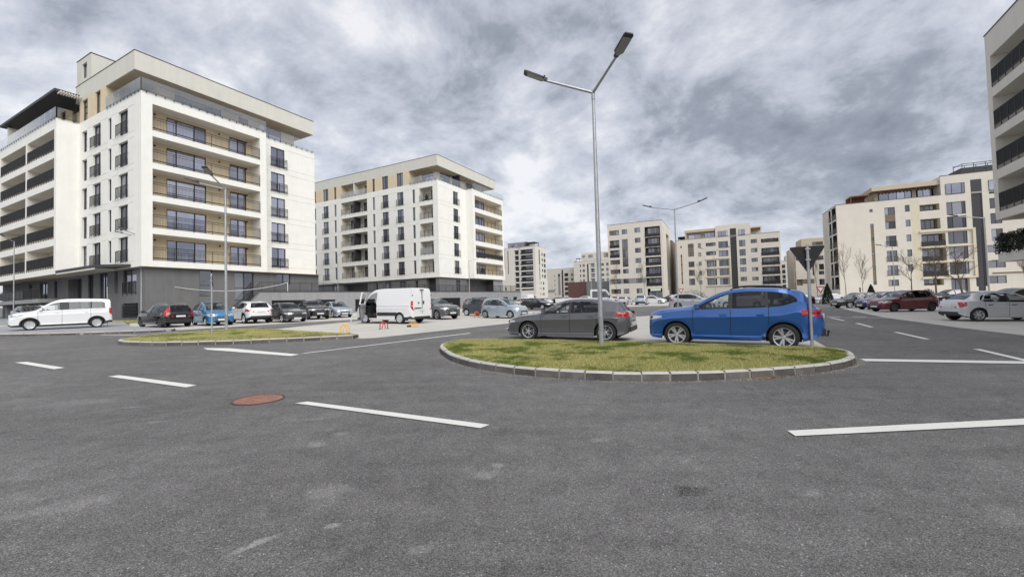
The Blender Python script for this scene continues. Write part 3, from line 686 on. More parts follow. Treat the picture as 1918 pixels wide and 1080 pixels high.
for z in wins:
    B.window(fl, 2.55, 4.5, z, z+2.28, 0.26, (0.5,), gm='wind'); B.window(fl, 5.96, 6.66, z+.12, z+2.2, 0.20, (), gm='wind'); B.window(fl, 8.32, 10.2, z, z+2.28, 0.26, (0.5,), gm='wind')
    B.window(fl, 11.53, 12.8, z+.02, z+2.22, 0.26, (), (0.38, 0.68), gm='wind')
    for a0, a1 in ((2.5, 4.6), (8.27, 10.3)): B.railing(fl, a0, a1, z+0.06, 1.0, 0.16, 0.1, 1.0, ret=0.16)
# left wing
fw2 = LF(-1.7); ops = []
for k in range(5):
    z = 6.16+FH*k
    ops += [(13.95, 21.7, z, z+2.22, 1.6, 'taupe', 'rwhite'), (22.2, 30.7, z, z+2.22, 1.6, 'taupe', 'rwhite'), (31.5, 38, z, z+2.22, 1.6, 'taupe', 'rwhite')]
    ops += [(16.0, 18.6, z+.02, z+2.05, 1.7, 'void'), (24.0, 27.0, z+.02, z+2.05, 1.7, 'void')]
B.facade(fw2, 13.4, 40, 5.57, 21.12, ops, 'white')
for k in range(5):
    z = 6.16+FH*k
    B.window(fw2, 16.0, 18.6, z+.02, z+2.05, 1.66, (.33, .66), gm='wind'); B.window(fw2, 24.0, 27.0, z+.02, z+2.05, 1.66, (.33, .66), gm='wind')
    B.railing(fw2, 13.98, 21.68, z+0.12, 1.1, 0.0, 0.075, 0.72, style='bars'); B.railing(fw2, 22.22, 30.68, z+0.12, 1.1, 0.0, 0.075, 0.72); B.railing(fw2, 31.52, 38, z+0.12, 1.1, 0.0, 0.075, 0.72)
B.facade(((0, 13.4), (1, 0), (0, 1)), -1.7, 0, 5.57, 21.12, [], 'white')
# body behind the faces, soffit, roof decks
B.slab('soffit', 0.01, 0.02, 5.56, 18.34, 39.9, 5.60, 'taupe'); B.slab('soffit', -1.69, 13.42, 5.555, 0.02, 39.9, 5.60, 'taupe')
B.slab('terrace_deck', 0.02, 0.02, 21.05, 11.3, 3.3, 21.10, 'lgrey'); B.slab('terrace_deck', -1.68, 13.42, 21.04, 12, 39.9, 21.09, 'lgrey'); B.slab('terrace_deck', 11.3, 1.27, 21.04, 18.33, 3.3, 21.095, 'lgrey')
B.facade(((18.35, 0), (0, 1), (-1, 0)), 1.25, 39.9, 5.6, 21.12, [], 'white')
B.balustrade(RF(0), 0.02, 11.28, 21.0, 1.32); B.balustrade(RF(1.25), 11.35, 18.33, 21.0, 1.3); B.balustrade(LF(0), 0.02, 7.15, 21.0, 1.32); B.balustrade(LF(-1.7), 13.45, 36, 21.0, 1.25)
B.balustrade(((0, 13.4), (1, 0), (0, 1)), -1.66, -0.04, 21.0, 1.2)
# penthouse
ph = RF(3.3); ops = [(4.0, 8.4, 21.1, 23.3, 0.2, 'void'), (10.2, 11.3, 21.1, 23.3, .2, 'void'), (13.1, 15.3, 21.5, 23.3, .2, 'void')]
B.facade(ph, 2.6, 17.0, 21.1, 23.4, ops, 'beige')
B.window(ph, 4.0, 8.4, 21.12, 23.3, .16, (.33, .66)); B.window(ph, 10.2, 11.3, 21.12, 23.3, .16, ()); B.window(ph, 13.1, 15.3, 21.5, 23.3, .16, (.3,))
B.facade(LF(2.6), 3.3, 7.2, 21.1, 23.4, [], 'beige')
B.facade(((0, 7.2), (1, 0), (0, 1)), 0.0, 2.6, 21.1, 23.4, [], 'beige')
ops = [(8.4, 9.6, 21.15, 23.38, .25, 'void'), (11.4, 12.75, 21.0, 23.3, .25, 'void'), (10.3, 10.32, 21.1, 23.4, .02, 'beige')]
B.facade(LF(0.0), 7.2, 13.4, 21.12, 23.42, ops, 'beige')
B.window(LF(0), 8.4, 9.6, 21.15, 23.38, .22, (), gm='wind'); B.window(LF(0), 11.4, 12.75, 21.15, 23.3, .22, (), (.4, .7), gm='wind')
B.facade(LF(1.2), 13.4, 39, 21.1, 23.9, [(14.6, 16.6, 21.1, 23.2, .2, 'void'), (19, 22, 21.1, 23.2, .2, 'void')], 'beige')
B.window(LF(1.2), 14.6, 16.6, 21.12, 23.2, .16, (.5,), gm='wind'); B.window(LF(1.2), 19, 22, 21.12, 23.2, .16, (.33, .66), gm='wind')
B.slab('divider_wall', -1.5, 29.0, 21.1, 1.2, 29.4, 23.6, 'rwhite')
B.facade(((17.0, 0), (0, 1), (-1, 0)), 3.3, 14, 21.1, 23.4, [], 'beige')
# roof
b = MB(); b.box(0.0, 1.25, 23.40, 18.28, 14.4, 25.13); B.part('roof', b, P['fascia'])
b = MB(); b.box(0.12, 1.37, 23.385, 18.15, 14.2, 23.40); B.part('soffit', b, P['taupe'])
b = MB(); b.box(-0.03, 1.22, 25.12, 18.31, 14.43, 25.18); B.part('roof_trim', b, P['frame'])
B.facade(LF(-0.004), 10.6, 14.1, 23.5, 27.7, [(11.6, 12.75, 25.5, 27.1, .25, 'void')], 'fascia')
B.window(LF(-0.004), 11.6, 12.75, 25.5, 27.1, .22, (), gm='wind')
b = MB(); b.box(0.30, 10.62, 25.1, 4.2, 14.08, 27.69); b.box(-0.004, 10.6, 25.14, 4.2, 10.64, 27.7); b.box(0.0, 14.06, 25.14, 4.2, 14.1, 27.7); b.box(0.0, 10.62, 27.2, 0.31, 14.08, 27.69); B.part('stair_tower', b, P['fascia'])
b = MB(); b.box(-0.04, 10.56, 27.69, 4.24, 14.14, 27.76); B.part('roof_trim', b, P['frame'])
b = MB(); b.box(-1.85, 13.4, 23.82, 1.4, 30.6, 24.08); B.part('terrace_canopy', b, P['dgrey'])
b = MB()
for k in range(9): b.box(-1.6+k*.2, 12.7, 23.60, -1.52+k*.2, 13.6, 23.74)
B.part('canopy_fin', b, P['rwhite'])
b = MB(); b.box(1.0, 13.45, 23.4, 1.3, 13.6, 23.9); b.box(-1.4, 29.2, 21.1, -1.2, 29.4, 23.8); B.part('canopy_post', b, P['frame'])
b = MB(); b.tube((6, 3.5, 25.1), (6, 3.5, 25.6), .03); b.box(5.9, 3.4, 25.5, 6.1, 3.6, 25.62); B.part('roof_vent', b, P['frame'])
# grey base
ops = [(4.83, 6.0, 2.95, 5.5, .2, 'void'), (8.1, 10.1, 2.5, 5.45, .2, 'void'), (12.7, 14.4, 4.3, 5.5, .2, 'void')]
B.facade(RF(0.55), 0.5, 18.2, -0.3, 5.58, ops, 'grey')
B.window(RF(0.55), 4.83, 6.0, 2.95, 5.5, .16, (), (.42,), gm='wind'); B.window(RF(0.55), 8.1, 10.1, 2.5, 5.45, .16, (.5,), (.45,), gm='wind'); B.window(RF(.55), 12.7, 14.4, 4.3, 5.5, .16, (.5,), gm='wind')
ops = [(2.2, 4.9, 3.3, 5.5, .6, 'void'), (6.0, 6.7, 3.4, 5.5, .3, 'void'), (8.3, 10.0, 3.0, 5.5, .6, 'void'), (11.5, 12.8, 2.6, 5.5, .4, 'void'), (14.4, 18.0, 1.1, 5.3, .8, 'panel'), (16.0, 17.2, 1.1, 4.6, .85, 'void'), (21, 22, 3.4, 5.3, .2, 'void'), (24, 26.5, 3.4, 5.3, .2, 'void'), (29, 30, 3.4, 5.3, .2, 'void'), (1.9, 5.0, 1.15, 2.4, .15, 'void')]
B.facade(LF(0.5), 0.55, 40, -0.3, 5.58, ops, 'grey')
for a0, a1, z0, z1 in ((2.2, 4.9, 3.3, 5.5), (8.3, 10.0, 3.0, 5.5), (11.5, 12.8, 2.6, 5.5), (21, 22, 3.4, 5.3), (24, 26.5, 3.4, 5.3), (29, 30, 3.4, 5.3)): B.window(LF(.5), a0, a1, z0, z1, .18, (.5,), gm='wind')
B.railing(LF(.5), 2.2, 4.9, 3.3, 1.1, .05, .1, 1.0)
ven = MB()
for k in range(9): ven.box(0.36, 1.95, 1.2+k*.13, 0.49, 4.95, 1.25+k*.13)
B.part('vent_louvre', ven, P['dgrey'])
b = MB(); b.box(-1.6, 18.6, 2.85, 0.5, 39, 3.25); B.part('balcony_slab', b, P['lgrey'])
B.railing(LF(-1.55), 18.7, 23.2, 3.3, 1.05, 0, .11, 1.2); B.railing(LF(-1.55), 23.3, 39, 3.3, 1.05, 0, .11, 1.2, style='panel')
for v in (19.5, 25, 30.5, 36):
    b = MB(); b.box(-1.2, v, -.2, -.8, v+.4, 2.85); B.part('base_column', b, P['grey'])
b = MB(); b.prism([(-1.75, 13.3), (-0.05, 13.3), (-0.05, 1.9), (-1.75, 4.2)], 5.62, 5.86); B.part('entrance_canopy', b, P['dgrey'])
b = MB()
for k in range(14): b.box(-1.7, 4.6+k*.62, 5.44, -0.1, 4.68+k*.62, 5.60)
b.box(-1.72, 4.3, 5.46, -1.66, 13.2, 5.6); B.part('canopy_fin', b, P['rwhite'])

# ---- the second white block
B2 = Bld('apartment_block', 'white apartment block with ochre top floor seen on its corner behind the white van', 'apartment building', (-11.71, 70.0), 61.7, 'white apartment blocks with grey base')
ZB = [6.72+2.985*k for k in range(5)]; ZT = [8.97+3.0*k for k in range(5)]
ops = []; wl = []
for z0, z1 in zip(ZB, ZT):
    for a0, a1, d, c_, rl in ((29.9, 30.35, .25, (), 0), (26.3, 27.8, .25, (.5,), 1), (24.07, 24.7, .25, (), 0), (14.04, 14.63, .25, (), 0), (10.83, 12.29, .25, (.5,), 1), (7.37, 8.83, .25, (.5,), 1), (4.81, 5.37, .25, (), 0), (33.5, 35, .25, (.5,), 1)):
        ops.append((a0, a1, z0, z1, d, 'void')); wl.append((a0, a1, z0, z1, d, c_, rl))
    ops += [(16.0, 22.75, z0, z1+.06, 1.5, 'rwhite', 'rwhite'), (1.04, 3.82, z0, z1+.02, 1.5, 'rwhite', 'rwhite')]
    ops += [(16.9, 18.4, z0+.02, z1-.15, 1.6, 'void'), (20.2, 21.9, z0+.02, z1-.15, 1.6, 'void'), (1.2, 2.5, z0+.02, z1-.15, 1.6, 'void')]
    wl += [(16.9, 18.4, z0+.02, z1-.15, 1.6, (.5,), 0), (20.2, 21.9, z0+.02, z1-.15, 1.6, (.5,), 0), (1.2, 2.5, z0+.02, z1-.15, 1.6, (.5,), 0)]
    for a, b_ in ((8.95, 10.7), (12.4, 13.95), (5.5, 7.2), (4.0, 4.7), (0.05, .95), (14.75, 15.9), (22.9, 24), (24.8, 26.1), (28, 29.8), (30.5, 33)): ops = [groove(a, b_, z0-.06, 'white', .05), groove(a, b_, z1+.05, 'white', .05)]+ops
B2.facade(LF(0), 0, 38, 5.95, 21.98, ops, 'white')
for a0, a1, z0, z1, d, c_, rl in wl:
    B2.window(LF(0), a0, a1, z0, z1, d-.03, c_, gm='wind')
    if rl: B2.railing(LF(0), a0-.12, a1+.05, z0+.03, 1.0, .15, .13, .8, ret=.15)
for k, (z0, z1) in enumerate(zip(ZB, ZT)):
    B2.railing(LF(0), 16.02, 22.73, z0+.1, 1.0, .02, .14, 1.1); B2.railing(LF(0), 1.06, 3.80, z0+.1, 1.0, .02, .14, .95)
    b = MB(); b.box(0.02, 19.3, z0+.01, 1.48, 19.45, z1+.05); B2.part('balcony_divider', b, P['rwhite' if k == 0 else 'panel'])
    b = MB(); b.box(-.02, 16.05, z0-.02, .05, 22.7, z0+.08); b.box(-.02, 1.08, z0-.02, .05, 3.78, z0+.08); B2.part('balcony_kerb', b, P['whitep'])
b = MB(); b.box(-.09, 1.3, ZB[1]+.25, -.06, 3.3, ZB[1]+1.15); B2.part('hung_blanket', b, P['lgrey'])
b = MB(); b.tube((0.5, 2.7, ZB[4]), (0.5, 2.7, ZB[4]+1.0), .22, .30, 8); b.tube((.5, 2.7, ZB[4]+1.0), (.5, 2.7, ZB[4]+1.3), .14, .10, 8); b.box(.2, 1.6, ZB[4], .7, 3.4, ZB[4]+.35); B2.part('balcony_planter', b, P['leaf'])
ops = [(4.25, 5.7, z0, z1-.03, .22, 'void') for z0, z1 in zip(ZB, ZT)]
for z0, z1 in zip(ZB, ZT): ops = [groove(.15, 4.1, z0-.06, 'white', .05), groove(.15, 4.1, z1+.05, 'white', .05)]+ops
B2.facade(RF(0), 0, 8.0, 5.95, 21.98, ops, 'white')
for z0, z1 in zip(ZB, ZT): B2.window(RF(0), 4.25, 5.7, z0, z1-.03, .19, (.5,), gm='wind'); B2.railing(RF(0), 4.15, 5.9, z0+.03, 1.0, .14, .13, .9, ret=.14)
B2.facade(LF(8.0), -1.5, 0, 5.95, 21.98, [], 'white')
ops = []
for k in range(5):
    z0 = ZB[k]+.0; z1 = ZT[k]-.08; ops += [(8.72, 18.45, z0, z1, 1.6, 'beige', 'rwhite'), (11.3, 14.4, z0+.02, z1-.12, 1.7, 'void')]
B2.facade(RF(-1.5), 8.0, 19.1, 5.95, 21.98, ops, 'white')
for k in range(5):
    B2.window(RF(-1.5), 11.3, 14.4, ZB[k]+.02, ZT[k]-.2, 1.66, (.35, .7))
    B2.railing(RF(-1.5), 8.75, 18.42, ZB[k]+.12, 1.0, .02, .14, 1.4, style='panel' if k == 1 else 'bars')
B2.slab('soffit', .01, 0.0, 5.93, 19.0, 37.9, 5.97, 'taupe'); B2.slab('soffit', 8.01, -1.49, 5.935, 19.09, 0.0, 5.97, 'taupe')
B2.slab('terrace_deck', .02, .02, 21.9, 19.0, 37.9, 21.95, 'lgrey'); B2.slab('terrace_deck', 8.02, -1.48, 21.9, 19.08, .02, 21.955, 'lgrey')
B2.facade(((19.1, 0), (0, 1), (-1, 0)), -1.5, 37.9, 5.95, 21.98, [], 'white')
B2.balustrade(LF(0), .02, 6.0, 21.85, 1.2); B2.balustrade(RF(0), .02, 7.9, 21.85, 1.2); B2.balustrade(RF(-1.5), 8.05, 19.08, 21.85, 1.2); B2.balustrade(LF(8.0), -1.48, -.05, 21.85, 1.2)
tz0, tz1 = 21.98, 24.3
ops = [(26.3, 27.8, tz0, tz1, .25, 'void'), (24.07, 24.7, tz0, tz1, .25, 'void'), (16.0, 22.75, tz0, tz1, 1.5, 'beige', 'beige'), (16.9, 18.0, tz0, tz1-.3, 1.6, 'void'), (20.2, 21.2, tz0, tz1-.3, 1.6, 'void'), (14.04, 14.63, tz0, tz1, .25, 'void'), (10.83, 12.29, tz0, tz1, .25, 'void'), (7.37, 8.83, tz0, tz1, .25, 'void'), (29.9, 30.35, tz0, tz1, .25, 'void')]
B2.facade(LF(0), 6.05, 38, tz0, tz1, ops, 'beige')
for a0, a1 in ((26.3, 27.8), (10.83, 12.29), (7.37, 8.83)): B2.window(LF(0), a0, a1, tz0+.02, tz1, .22, (.5,), gm='wind')
for a0, a1 in ((24.07, 24.7), (14.04, 14.63), (29.9, 30.35)): B2.window(LF(0), a0, a1, tz0+.02, tz1, .22, (), gm='wind')
for a0, a1 in ((16.9, 18.0), (20.2, 21.2)): B2.window(LF(0), a0, a1, tz0+.02, tz1-.3, 1.57, (), gm='wind')
B2.balustrade(LF(0), 16.05, 22.7, 21.85, 1.1)
b = MB(); b.box(.02, 19.3, tz0, 1.48, 19.5, tz1); B2.part('balcony_divider', b, P['rwhite'])
B2.facade(((0, 6.05), (1, 0), (0, 1)), 0, 2.2, tz0, tz1, [], 'beige')
B2.facade(LF(2.2), 1.8, 6.05, tz0, tz1, [(2.6, 5.0, tz0, tz1-.2, .2, 'void')], 'beige'); B2.window(LF(2.2), 2.6, 5.0, tz0+.02, tz1-.2, .16, (.4,))
B2.facade(RF(1.8), 2.2, 16.5, tz0, tz1, [(3.0, 6.0, tz0, tz1-.1, .2, 'void'), (8, 8.8, tz0, tz1-.2, .2, 'void'), (11, 14, tz0, tz1-.2, .2, 'void')], 'beige')
B2.window(RF(1.8), 3.0, 6.0, tz0+.02, tz1-.1, .16, (.4, .7)); B2.window(RF(1.8), 8, 8.8, tz0+.02, tz1-.2, .16, ()); B2.window(RF(1.8), 11, 14, tz0+.02, tz1-.2, .16, (.5,))
b = MB(); b.box(6.6, .2, tz0, 6.8, 1.8, tz1); B2.part('terrace_screen', b, P['panel'])
b = MB(); b.box(0, 0, 24.30, 18.65, 38, 26.05); B2.part('roof', b, P['fascia'])
b = MB(); b.box(.12, .12, 24.285, 18.5, 6.0, 24.30); b.box(2.2, 1.0, 24.2, 12, 1.2, 24.285); B2.part('soffit', b, P['taupe'])
b = MB(); b.box(-.03, -.03, 26.04, 18.68, 38.03, 26.10); B2.part('roof_trim', b, P['frame'])
ops = [(24, 26, 3.4, 5.6, .3, 'void'), (14, 14.6, 3.4, 5.6, .3, 'void'), (10.8, 12.3, 3.4, 5.6, .3, 'void'), (7.4, 8.8, 3.4, 5.6, .3, 'void'), (4.8, 5.4, 3.4, 5.6, .3, 'void'), (1.0, 3.0, 3.0, 5.9, .8, 'panel'), (16.5, 23, 3.2, 5.7, 1.2, 'panel')]
B2.facade(LF(.3), .3, 38, 0, 5.96, ops, 'grey')
for a0, a1 in ((24, 26), (10.8, 12.3), (7.4, 8.8)): B2.window(LF(.3), a0, a1, 3.42, 5.58, .26, (.5,), gm='wind')
B2.facade(RF(.3), .3, 18.9, 0, 5.96, [(9, 17, 3.0, 5.8, 1.0, 'grey', 'grey'), (5.0, 6.2, 3.3, 5.6, .3, 'void')], 'grey'); B2.window(RF(.3), 5.0, 6.2, 3.32, 5.58, .26, (.5,), gm='wind')
B2.facade(RF(-1.1), 15.2, 18.8, 0, 5.96, [], 'lgrey')

# ---- podium wall between the two blocks
pw0, pw1 = Vector((-27.0, 46.5)), Vector((1.6, 79.0)); pd = (pw1-pw0); PL = pd.length; pang = math.degrees(math.atan2(pd.y, pd.x))
PW = Bld('podium_wall', 'long grey terrace wall with dark vents behind the parked cars', 'wall', (pw0.x, pw0.y), pang)
vents = [(1.0, 4.4), (4.7, 8.2), (10.8, 13.6), (14.0, 17.2), (18.0, 22.0), (24.5, 28.5), (31.0, 34.4), (38.5, 39.7), (41.2, 42.2)]
PW.facade(RF(0), 0, PL, -0.3, 3.38, [(a, b_, 0.9 if a < 30 else 1.6, 2.45, .2, 'void') for a, b_ in vents], 'lgrey')
for a, b_ in vents:
    v = MB()
    for k in range(10 if a < 30 else 5): v.box(a+.02, .03, (0.95 if a < 30 else 1.65)+k*.15, b_-.02, .18, (1.0 if a < 30 else 1.70)+k*.15)
    PW.part('vent_louvre', v, P['dgrey'])
PW.slab('coping', -.02, -.06, 3.38, PL+.02, .3, 3.46, 'dgrey'); PW.slab('terrace_deck', 0, .3, 3.3, PL, 9, 3.37, 'lgrey')
nseg = 16
for k in range(nseg): PW.railing(RF(0), PL*k/nseg+.02, PL*(k+1)/nseg-.02, 3.46, 1.0, -.05, .12, 1.35)
PW.facade(LF(PL), 0, 12, -.3, 3.38, [], 'lgrey')
b = MB(); b.prism([(-3.0, 0.0), (0, 0), (0, 3.38)], 0.0, 1.2, axis='y'); PW.part('stair_cheek', b, P['lgrey'])
for i in range(12):
    b = MB(); b.box(-3.0+i*.25, 1.2, .3, 0, 3.2, .55+i*.25); PW.part('step', b, P['lgrey'])
for v in (.15, 3.2):
    b = MB()
    for k in range(24): x = -3+k*.125; z = .55+(x+3); b.box(x-.012, v-.012, z, x+.012, v+.012, z+1)
    b.tube((-3, v, 1.55), (0, v, 4.5), .025, n=6); b.tube((-3, v, .7), (0, v, 3.65), .02, n=6); PW.part('stair_railing', b, P['rail'])
PW.railing(RF(3.0), -5.4, -3.2, 1.0, 1.5, 0, .12, 1.0); PW.railing(RF(4.2), -4.0, 0, 3.5, 1.1, 0, .12, 1.0)

# ---- cream blocks in the distance
def cream_block(label, O, ang, width0, width1, depth, z0, ztop, ops, wins, rails, base='cream', name='apartment_block', group='cream apartment blocks in the distance', side_ops=(), side_wins=(), side_rails=(), gm='wind', trim='frame', hi=False, trim0=None):
    b = Bld(name, label, 'apartment building', O, ang, group)
    b.facade(LF(0), width0, width1, z0, ztop, ops, base)
    b.facade(((0, width1), (1, 0), (0, -1)), 0, depth, z0, ztop, list(side_ops) if hi else [], base)
    b.facade(RF(width0), 0, depth, z0, ztop, [] if hi else list(side_ops), base)
    for w in wins: b.window(LF(0), w[0], w[1], w[2], w[3], w[4], w[5] if len(w) > 5 else (.5,), gm=w[6] if len(w) > 6 else gm)
    for r_ in rails: b.railing(LF(0), *r_[:5], r_[5] if len(r_) > 5 else .2, 1.5, style=r_[6] if len(r_) > 6 else 'bars')
    b.slab('roof', 0.02, width0+.02, ztop-.3, depth-.02, width1-.02, ztop-.02, 'lgrey')
    tw0 = width0 if trim0 is None else trim0
    t = MB(); t.box(-.05, tw0-.04, ztop, .28, width1+.04, ztop+.07); t.box(.28, tw0-.04, ztop, depth, tw0+.2, ztop+.07); t.box(.28, width1-.2, ztop, depth, width1+.04, ztop+.07)
    b.part('roof_trim', t, P[trim])
    return b
# right hand block behind the red car
ops = []; w = []; rl = []
for i in range(5):
    z = 5.27+2.82*i; ops.append((-11.4, -10.7, z, z+1.27, .2, 'void')); w.append((-11.4, -10.7, z, z+1.27, .17, ()))
for z0, z1 in ((16.26, 17.67), (13.51, 14.96), (10.12, 12.19), (7.22, 9.33), (4.55, 6.51), (2.56, 3.76)):
    ops.append((-9.2, -7.63, z0, z1, .2, 'void')); w.append((-9.2, -7.63, z0, z1, .17, (.6,), 'winm'))
    if z1-z0 > 1.8: rl.append((-9.3, -7.55, z0+.02, 1.0, .05))
ops = [(-9.2, -7.63, 14.96, 16.26, .04, 'brownp'), (-5.84, -5.32, 2.9, 14.77, .06, 'brownp')]+ops
for z in (14.2, 11.5, 8.7, 5.97, 3.0): ops.append((-5.84, -5.32, z, z+.55, .2, 'void')); w.append((-5.84, -5.32, z, z+.55, .17, ()))
ops += [(-5.8, -5.3, 17.05, 17.66, .2, 'void'), (-3.3, -3.05, 1.2, 2.5, .15, 'void')]; w.append((-5.8, -5.3, 17.05, 17.66, .17, ()))
ops = [(-12.7, -11.55, 3.7, 18.6, .012, 'cream2')]+ops
for z0, z1, x1 in ((16.4, 17.6, -15.7), (12.9, 14.9, -15.7), (9.7, 12.05, -16.3), (6.96, 9.36, -16.3), (4.11, 6.51, -16.3), (2.45, 3.73, -15.7)):
    ops.append((x1, -12.85, z0, z1, 1.3, 'brownp', 'cream2')); ops.append((x1+.3, -13.2, z0+.3, z1-.1, 1.4, 'void')); w.append((x1+.3, -13.2, z0+.3, z1-.1, 1.36, (.3, .65)))
for z0, x1 in ((9.7, -16.2), (6.96, -15.7), (4.11, -16.4)): rl.append((x1, -12.82, z0, 1.05, .06, .12, 'panel'))
for z0, z1 in ((18.97, 21.02), (15.3, 17.63), (12.79, 14.98), (9.9, 12.18), (7.15, 9.43), (4.31, 6.64)):
    ops.append((-19.3, -16.64, z0, z1, .25, 'void')); w.append((-19.3, -16.64, z0, z1, .2, (.16, .68), 'winm'))
ops += [(-19.24, -16.7, 0.2, 3.6, .9, 'void'), (-21.6, -20.1, 2.0, 21.35, .18, 'panel'), (-21.35, -20.35, 1.2, 12.6, .26, 'void')]
w.append((-21.35, -20.35, 1.2, 12.6, .24, (), 'winm')); w.append((-19.2, -16.75, .25, 3.5, .85, (.33, .66)))
for z0, z1 in ((18.48, 20.94), (15.81, 17.69), (13.07, 14.96), (10.0, 12.15)):
    ops.append((-24.0, -22.5, z0, z1, .2, 'void')); w.append((-24.0, -22.5, z0, z1, .17, (.5,), 'winm'))
for a in (-24.1, -29.0, -33.5):
    for z0, z1 in ((2.45, 3.81), (5.22, 6.51), (8.0, 9.3)): ops.append((a, a+1.65+.6, z0, z1, .2, 'void')); w.append((a, a+2.25, z0, z1, .17, (.5,), 'winm'))
ops = [(-35, -22.3, 6.5, 6.62, .02, 'brownp'), (-35, -22.3, 4.18, 4.42, -.12, 'brownp')]+ops
sops = []; sw = []
SF = ((0, 0), (1, 0), (0, -1))
for i in range(6): z = 2.3+2.82*i; sops += [(.45, 3.3, z, z+2.45, 1.3, 'panel', 'panel'), (4.2, 5.7, z, z+2.45, .9, 'panel', 'panel')]
sops += [(7.6, 7.9, 3, 15.5, .1, 'brownp'), (9.0, 9.25, 3, 15.5, .1, 'brownp')]
C4 = cream_block('cream apartment block with dark glazed stair strip behind the red and silver cars', (65.36, 86.0), 66, -36, 0, 11, -1.0, 19.1, ops, w, rl, side_ops=sops, hi=True, trim0=-15.9)
for i in range(6): C4.railing(SF, .45, 3.3, 2.35+2.82*i, 1.0, 0.04, .15, 1.2, style='panel'); C4.railing(SF, 4.2, 5.7, 2.35+2.82*i, 1.0, 0.04, .15, 1.2, style='panel')
b = MB(); b.box(-.25, -20.35, 3.65, .02, -12.65, 3.95); b.box(-.25, -20.35, 12.35, .02, -12.65, 12.65); b.box(-.25, -20.35, 3.95, .02, -19.95, 12.35)
for z in (6.6, 9.45): b.box(-.22, -19.95, z, .02, -12.65, z+.28)
C4.part('balcony_frame', b, P['cream2'])
b = MB(); b.box(.02, -36, 19.05, 11, -16.0, 22.6); C4.part('upper_storey', b, P['cream']); b = MB(); b.box(-.05, -36, 22.6, .3, -15.95, 22.68); C4.part('roof_trim', b, P['frame'])
C4.facade(LF(-.004), -36, -16.0, 19.12, 22.6, [(-19.3, -16.64, 18.97, 21.02, .03, 'void'), (-21.6, -20.1, 19, 21.35, .02, 'panel'), (-24, -22.5, 19.12, 20.94, .03, 'void')], 'cream')
C4.window(LF(-.004), -19.3, -16.64, 19.13, 21.02, .0, (.16, .68)); C4.window(LF(-.004), -24, -22.5, 19.13, 20.94, .0, ())
b = MB(); b.box(2.2, -15.98, 19.1, 10, -6.8, 21.3); C4.part('upper_storey', b, P['taupe'])
C4.facade(LF(2.15), -16, -6.8, 19.1, 21.2, [(-12.6, -7.4, 19.3, 20.9, .04, 'void'), (-15.8, -13.2, 19.3, 20.9, .04, 'void')], 'taupe'); C4.window(LF(2.15), -12.5, -7.5, 19.3, 20.9, .02, (.2, .45, .7)); C4.window(LF(2.15), -15.5, -13.4, 19.3, 20.9, .02, (.6,))
b = MB(); b.box(.3, -16.0, 21.15, 10, -5.9, 21.95); C4.part('roof_canopy', b, P['taupe'])
b = MB()
for k in range(18): b.box(.35, -15.8+k*.55, 20.98, 2.2, -15.68+k*.55, 21.15)
C4.part('timber_joist', b, P['wood'])
b = MB(); b.box(.6, -5.6, 20.5, 4.0, -2.6, 20.7)
for u, v in ((.7, -5.5), (.7, -2.7), (3.9, -5.5), (3.9, -2.7)): b.box(u, v, 19.1, u+.1, v+.1, 20.5)
b.box(3.5, -5.6, 19.2, 3.6, -2.6, 20.5); C4.part('timber_pergola', b, P['wood'])
b = MB(); b.box(0, -23.6, 23.0, 1.5, -20.2, 24.6)
b = MB()
for v in (-19.6, -21.2, -22.8, -24.4, -26): b.box(1.0, v, 22.6, 1.08, v+.08, 24.6); b.box(4.0, v, 22.6, 4.08, v+.08, 24.9)
b.box(1.0, -26, 24.55, 1.08, -19.5, 24.65); b.box(1.0, -26, 23.6, 1.06, -19.5, 23.66); b.box(4.0, -26, 24.85, 4.08, -19.5, 24.95); b.box(1, -19.56, 24.6, 4, -19.5, 24.68); C4.part('roof_frame', b, P['frame'])
b = MB(); b.box(2.5, -26, 22.6, 7, -20, 24.2); C4.part('roof_cabin', b, P['dgrey'])
b = MB(); b.box(-.6, -24, 4.0, .02, -8.9+(-13.4), 4.2)

# middle right block
ops = []; w = []; rl = []
for z0, z1 in ((18.9, 20.4), (15.5, 17.4), (13.0, 14.77), (10.2, 12.1), (7.56, 9.45), (4.88, 6.77)): ops.append((12.81, 15.3, z0, z1, .25, 'void')); w.append((12.81, 15.3, z0, z1, .2, (.2, .65), 'winm'))
for z0, z1 in ((16.1, 17.2), (12.5, 14.6), (9.85, 12.0), (7.23, 9.4), (4.52, 6.78)): ops.append((.35, 4.56, z0, z1, 1.2, 'brownp')); ops.append((.6, 4.2, z0+.5, z1-.1, 1.3, 'void')); w.append((.6, 4.2, z0+.5, z1-.1, 1.27, (.25, .5, .75), 'winm'))
for z in (12.5, 9.85, 7.23, 4.52): rl.append((.3, 4.6, z, 1.0, .06, .15, 'panel'))
for z0, z1 in ((16.3, 17.45), (13.6, 14.75), (10.46, 12.1), (7.86, 9.65), (5.1, 7.05)): ops.append((21.97, 23.57, z0, z1, .2, 'void')); w.append((21.97, 23.57, z0, z1, .17, (.6,), 'winm'))
for z0, z1 in ((16.2, 17.3), (13.6, 14.8), (10.9, 12.0), (8.3, 9.4), (5.7, 6.7)): ops.append((5.52, 7.06, z0, z1, .2, 'void')); w.append((5.52, 7.06, z0, z1, .17, (.35,), 'winm'))
for z0, z1 in ((18.5, 20.4), (15.5, 17.34), (12.85, 14.7), (10.3, 12.1), (8.3, 9.6), (5.66, 6.83)): ops.append((8.42, 9.97, z0, z1, .2, 'void')); w.append((8.42, 9.97, z0, z1, .17, (.5,), 'winm'))
for i in range(5): ops.append((20.0, 20.77, 5.2+2.75*i, 6.4+2.75*i, .2, 'void')); w.append((20.0, 20.77, 5.2+2.75*i, 6.4+2.75*i, .17, ()))
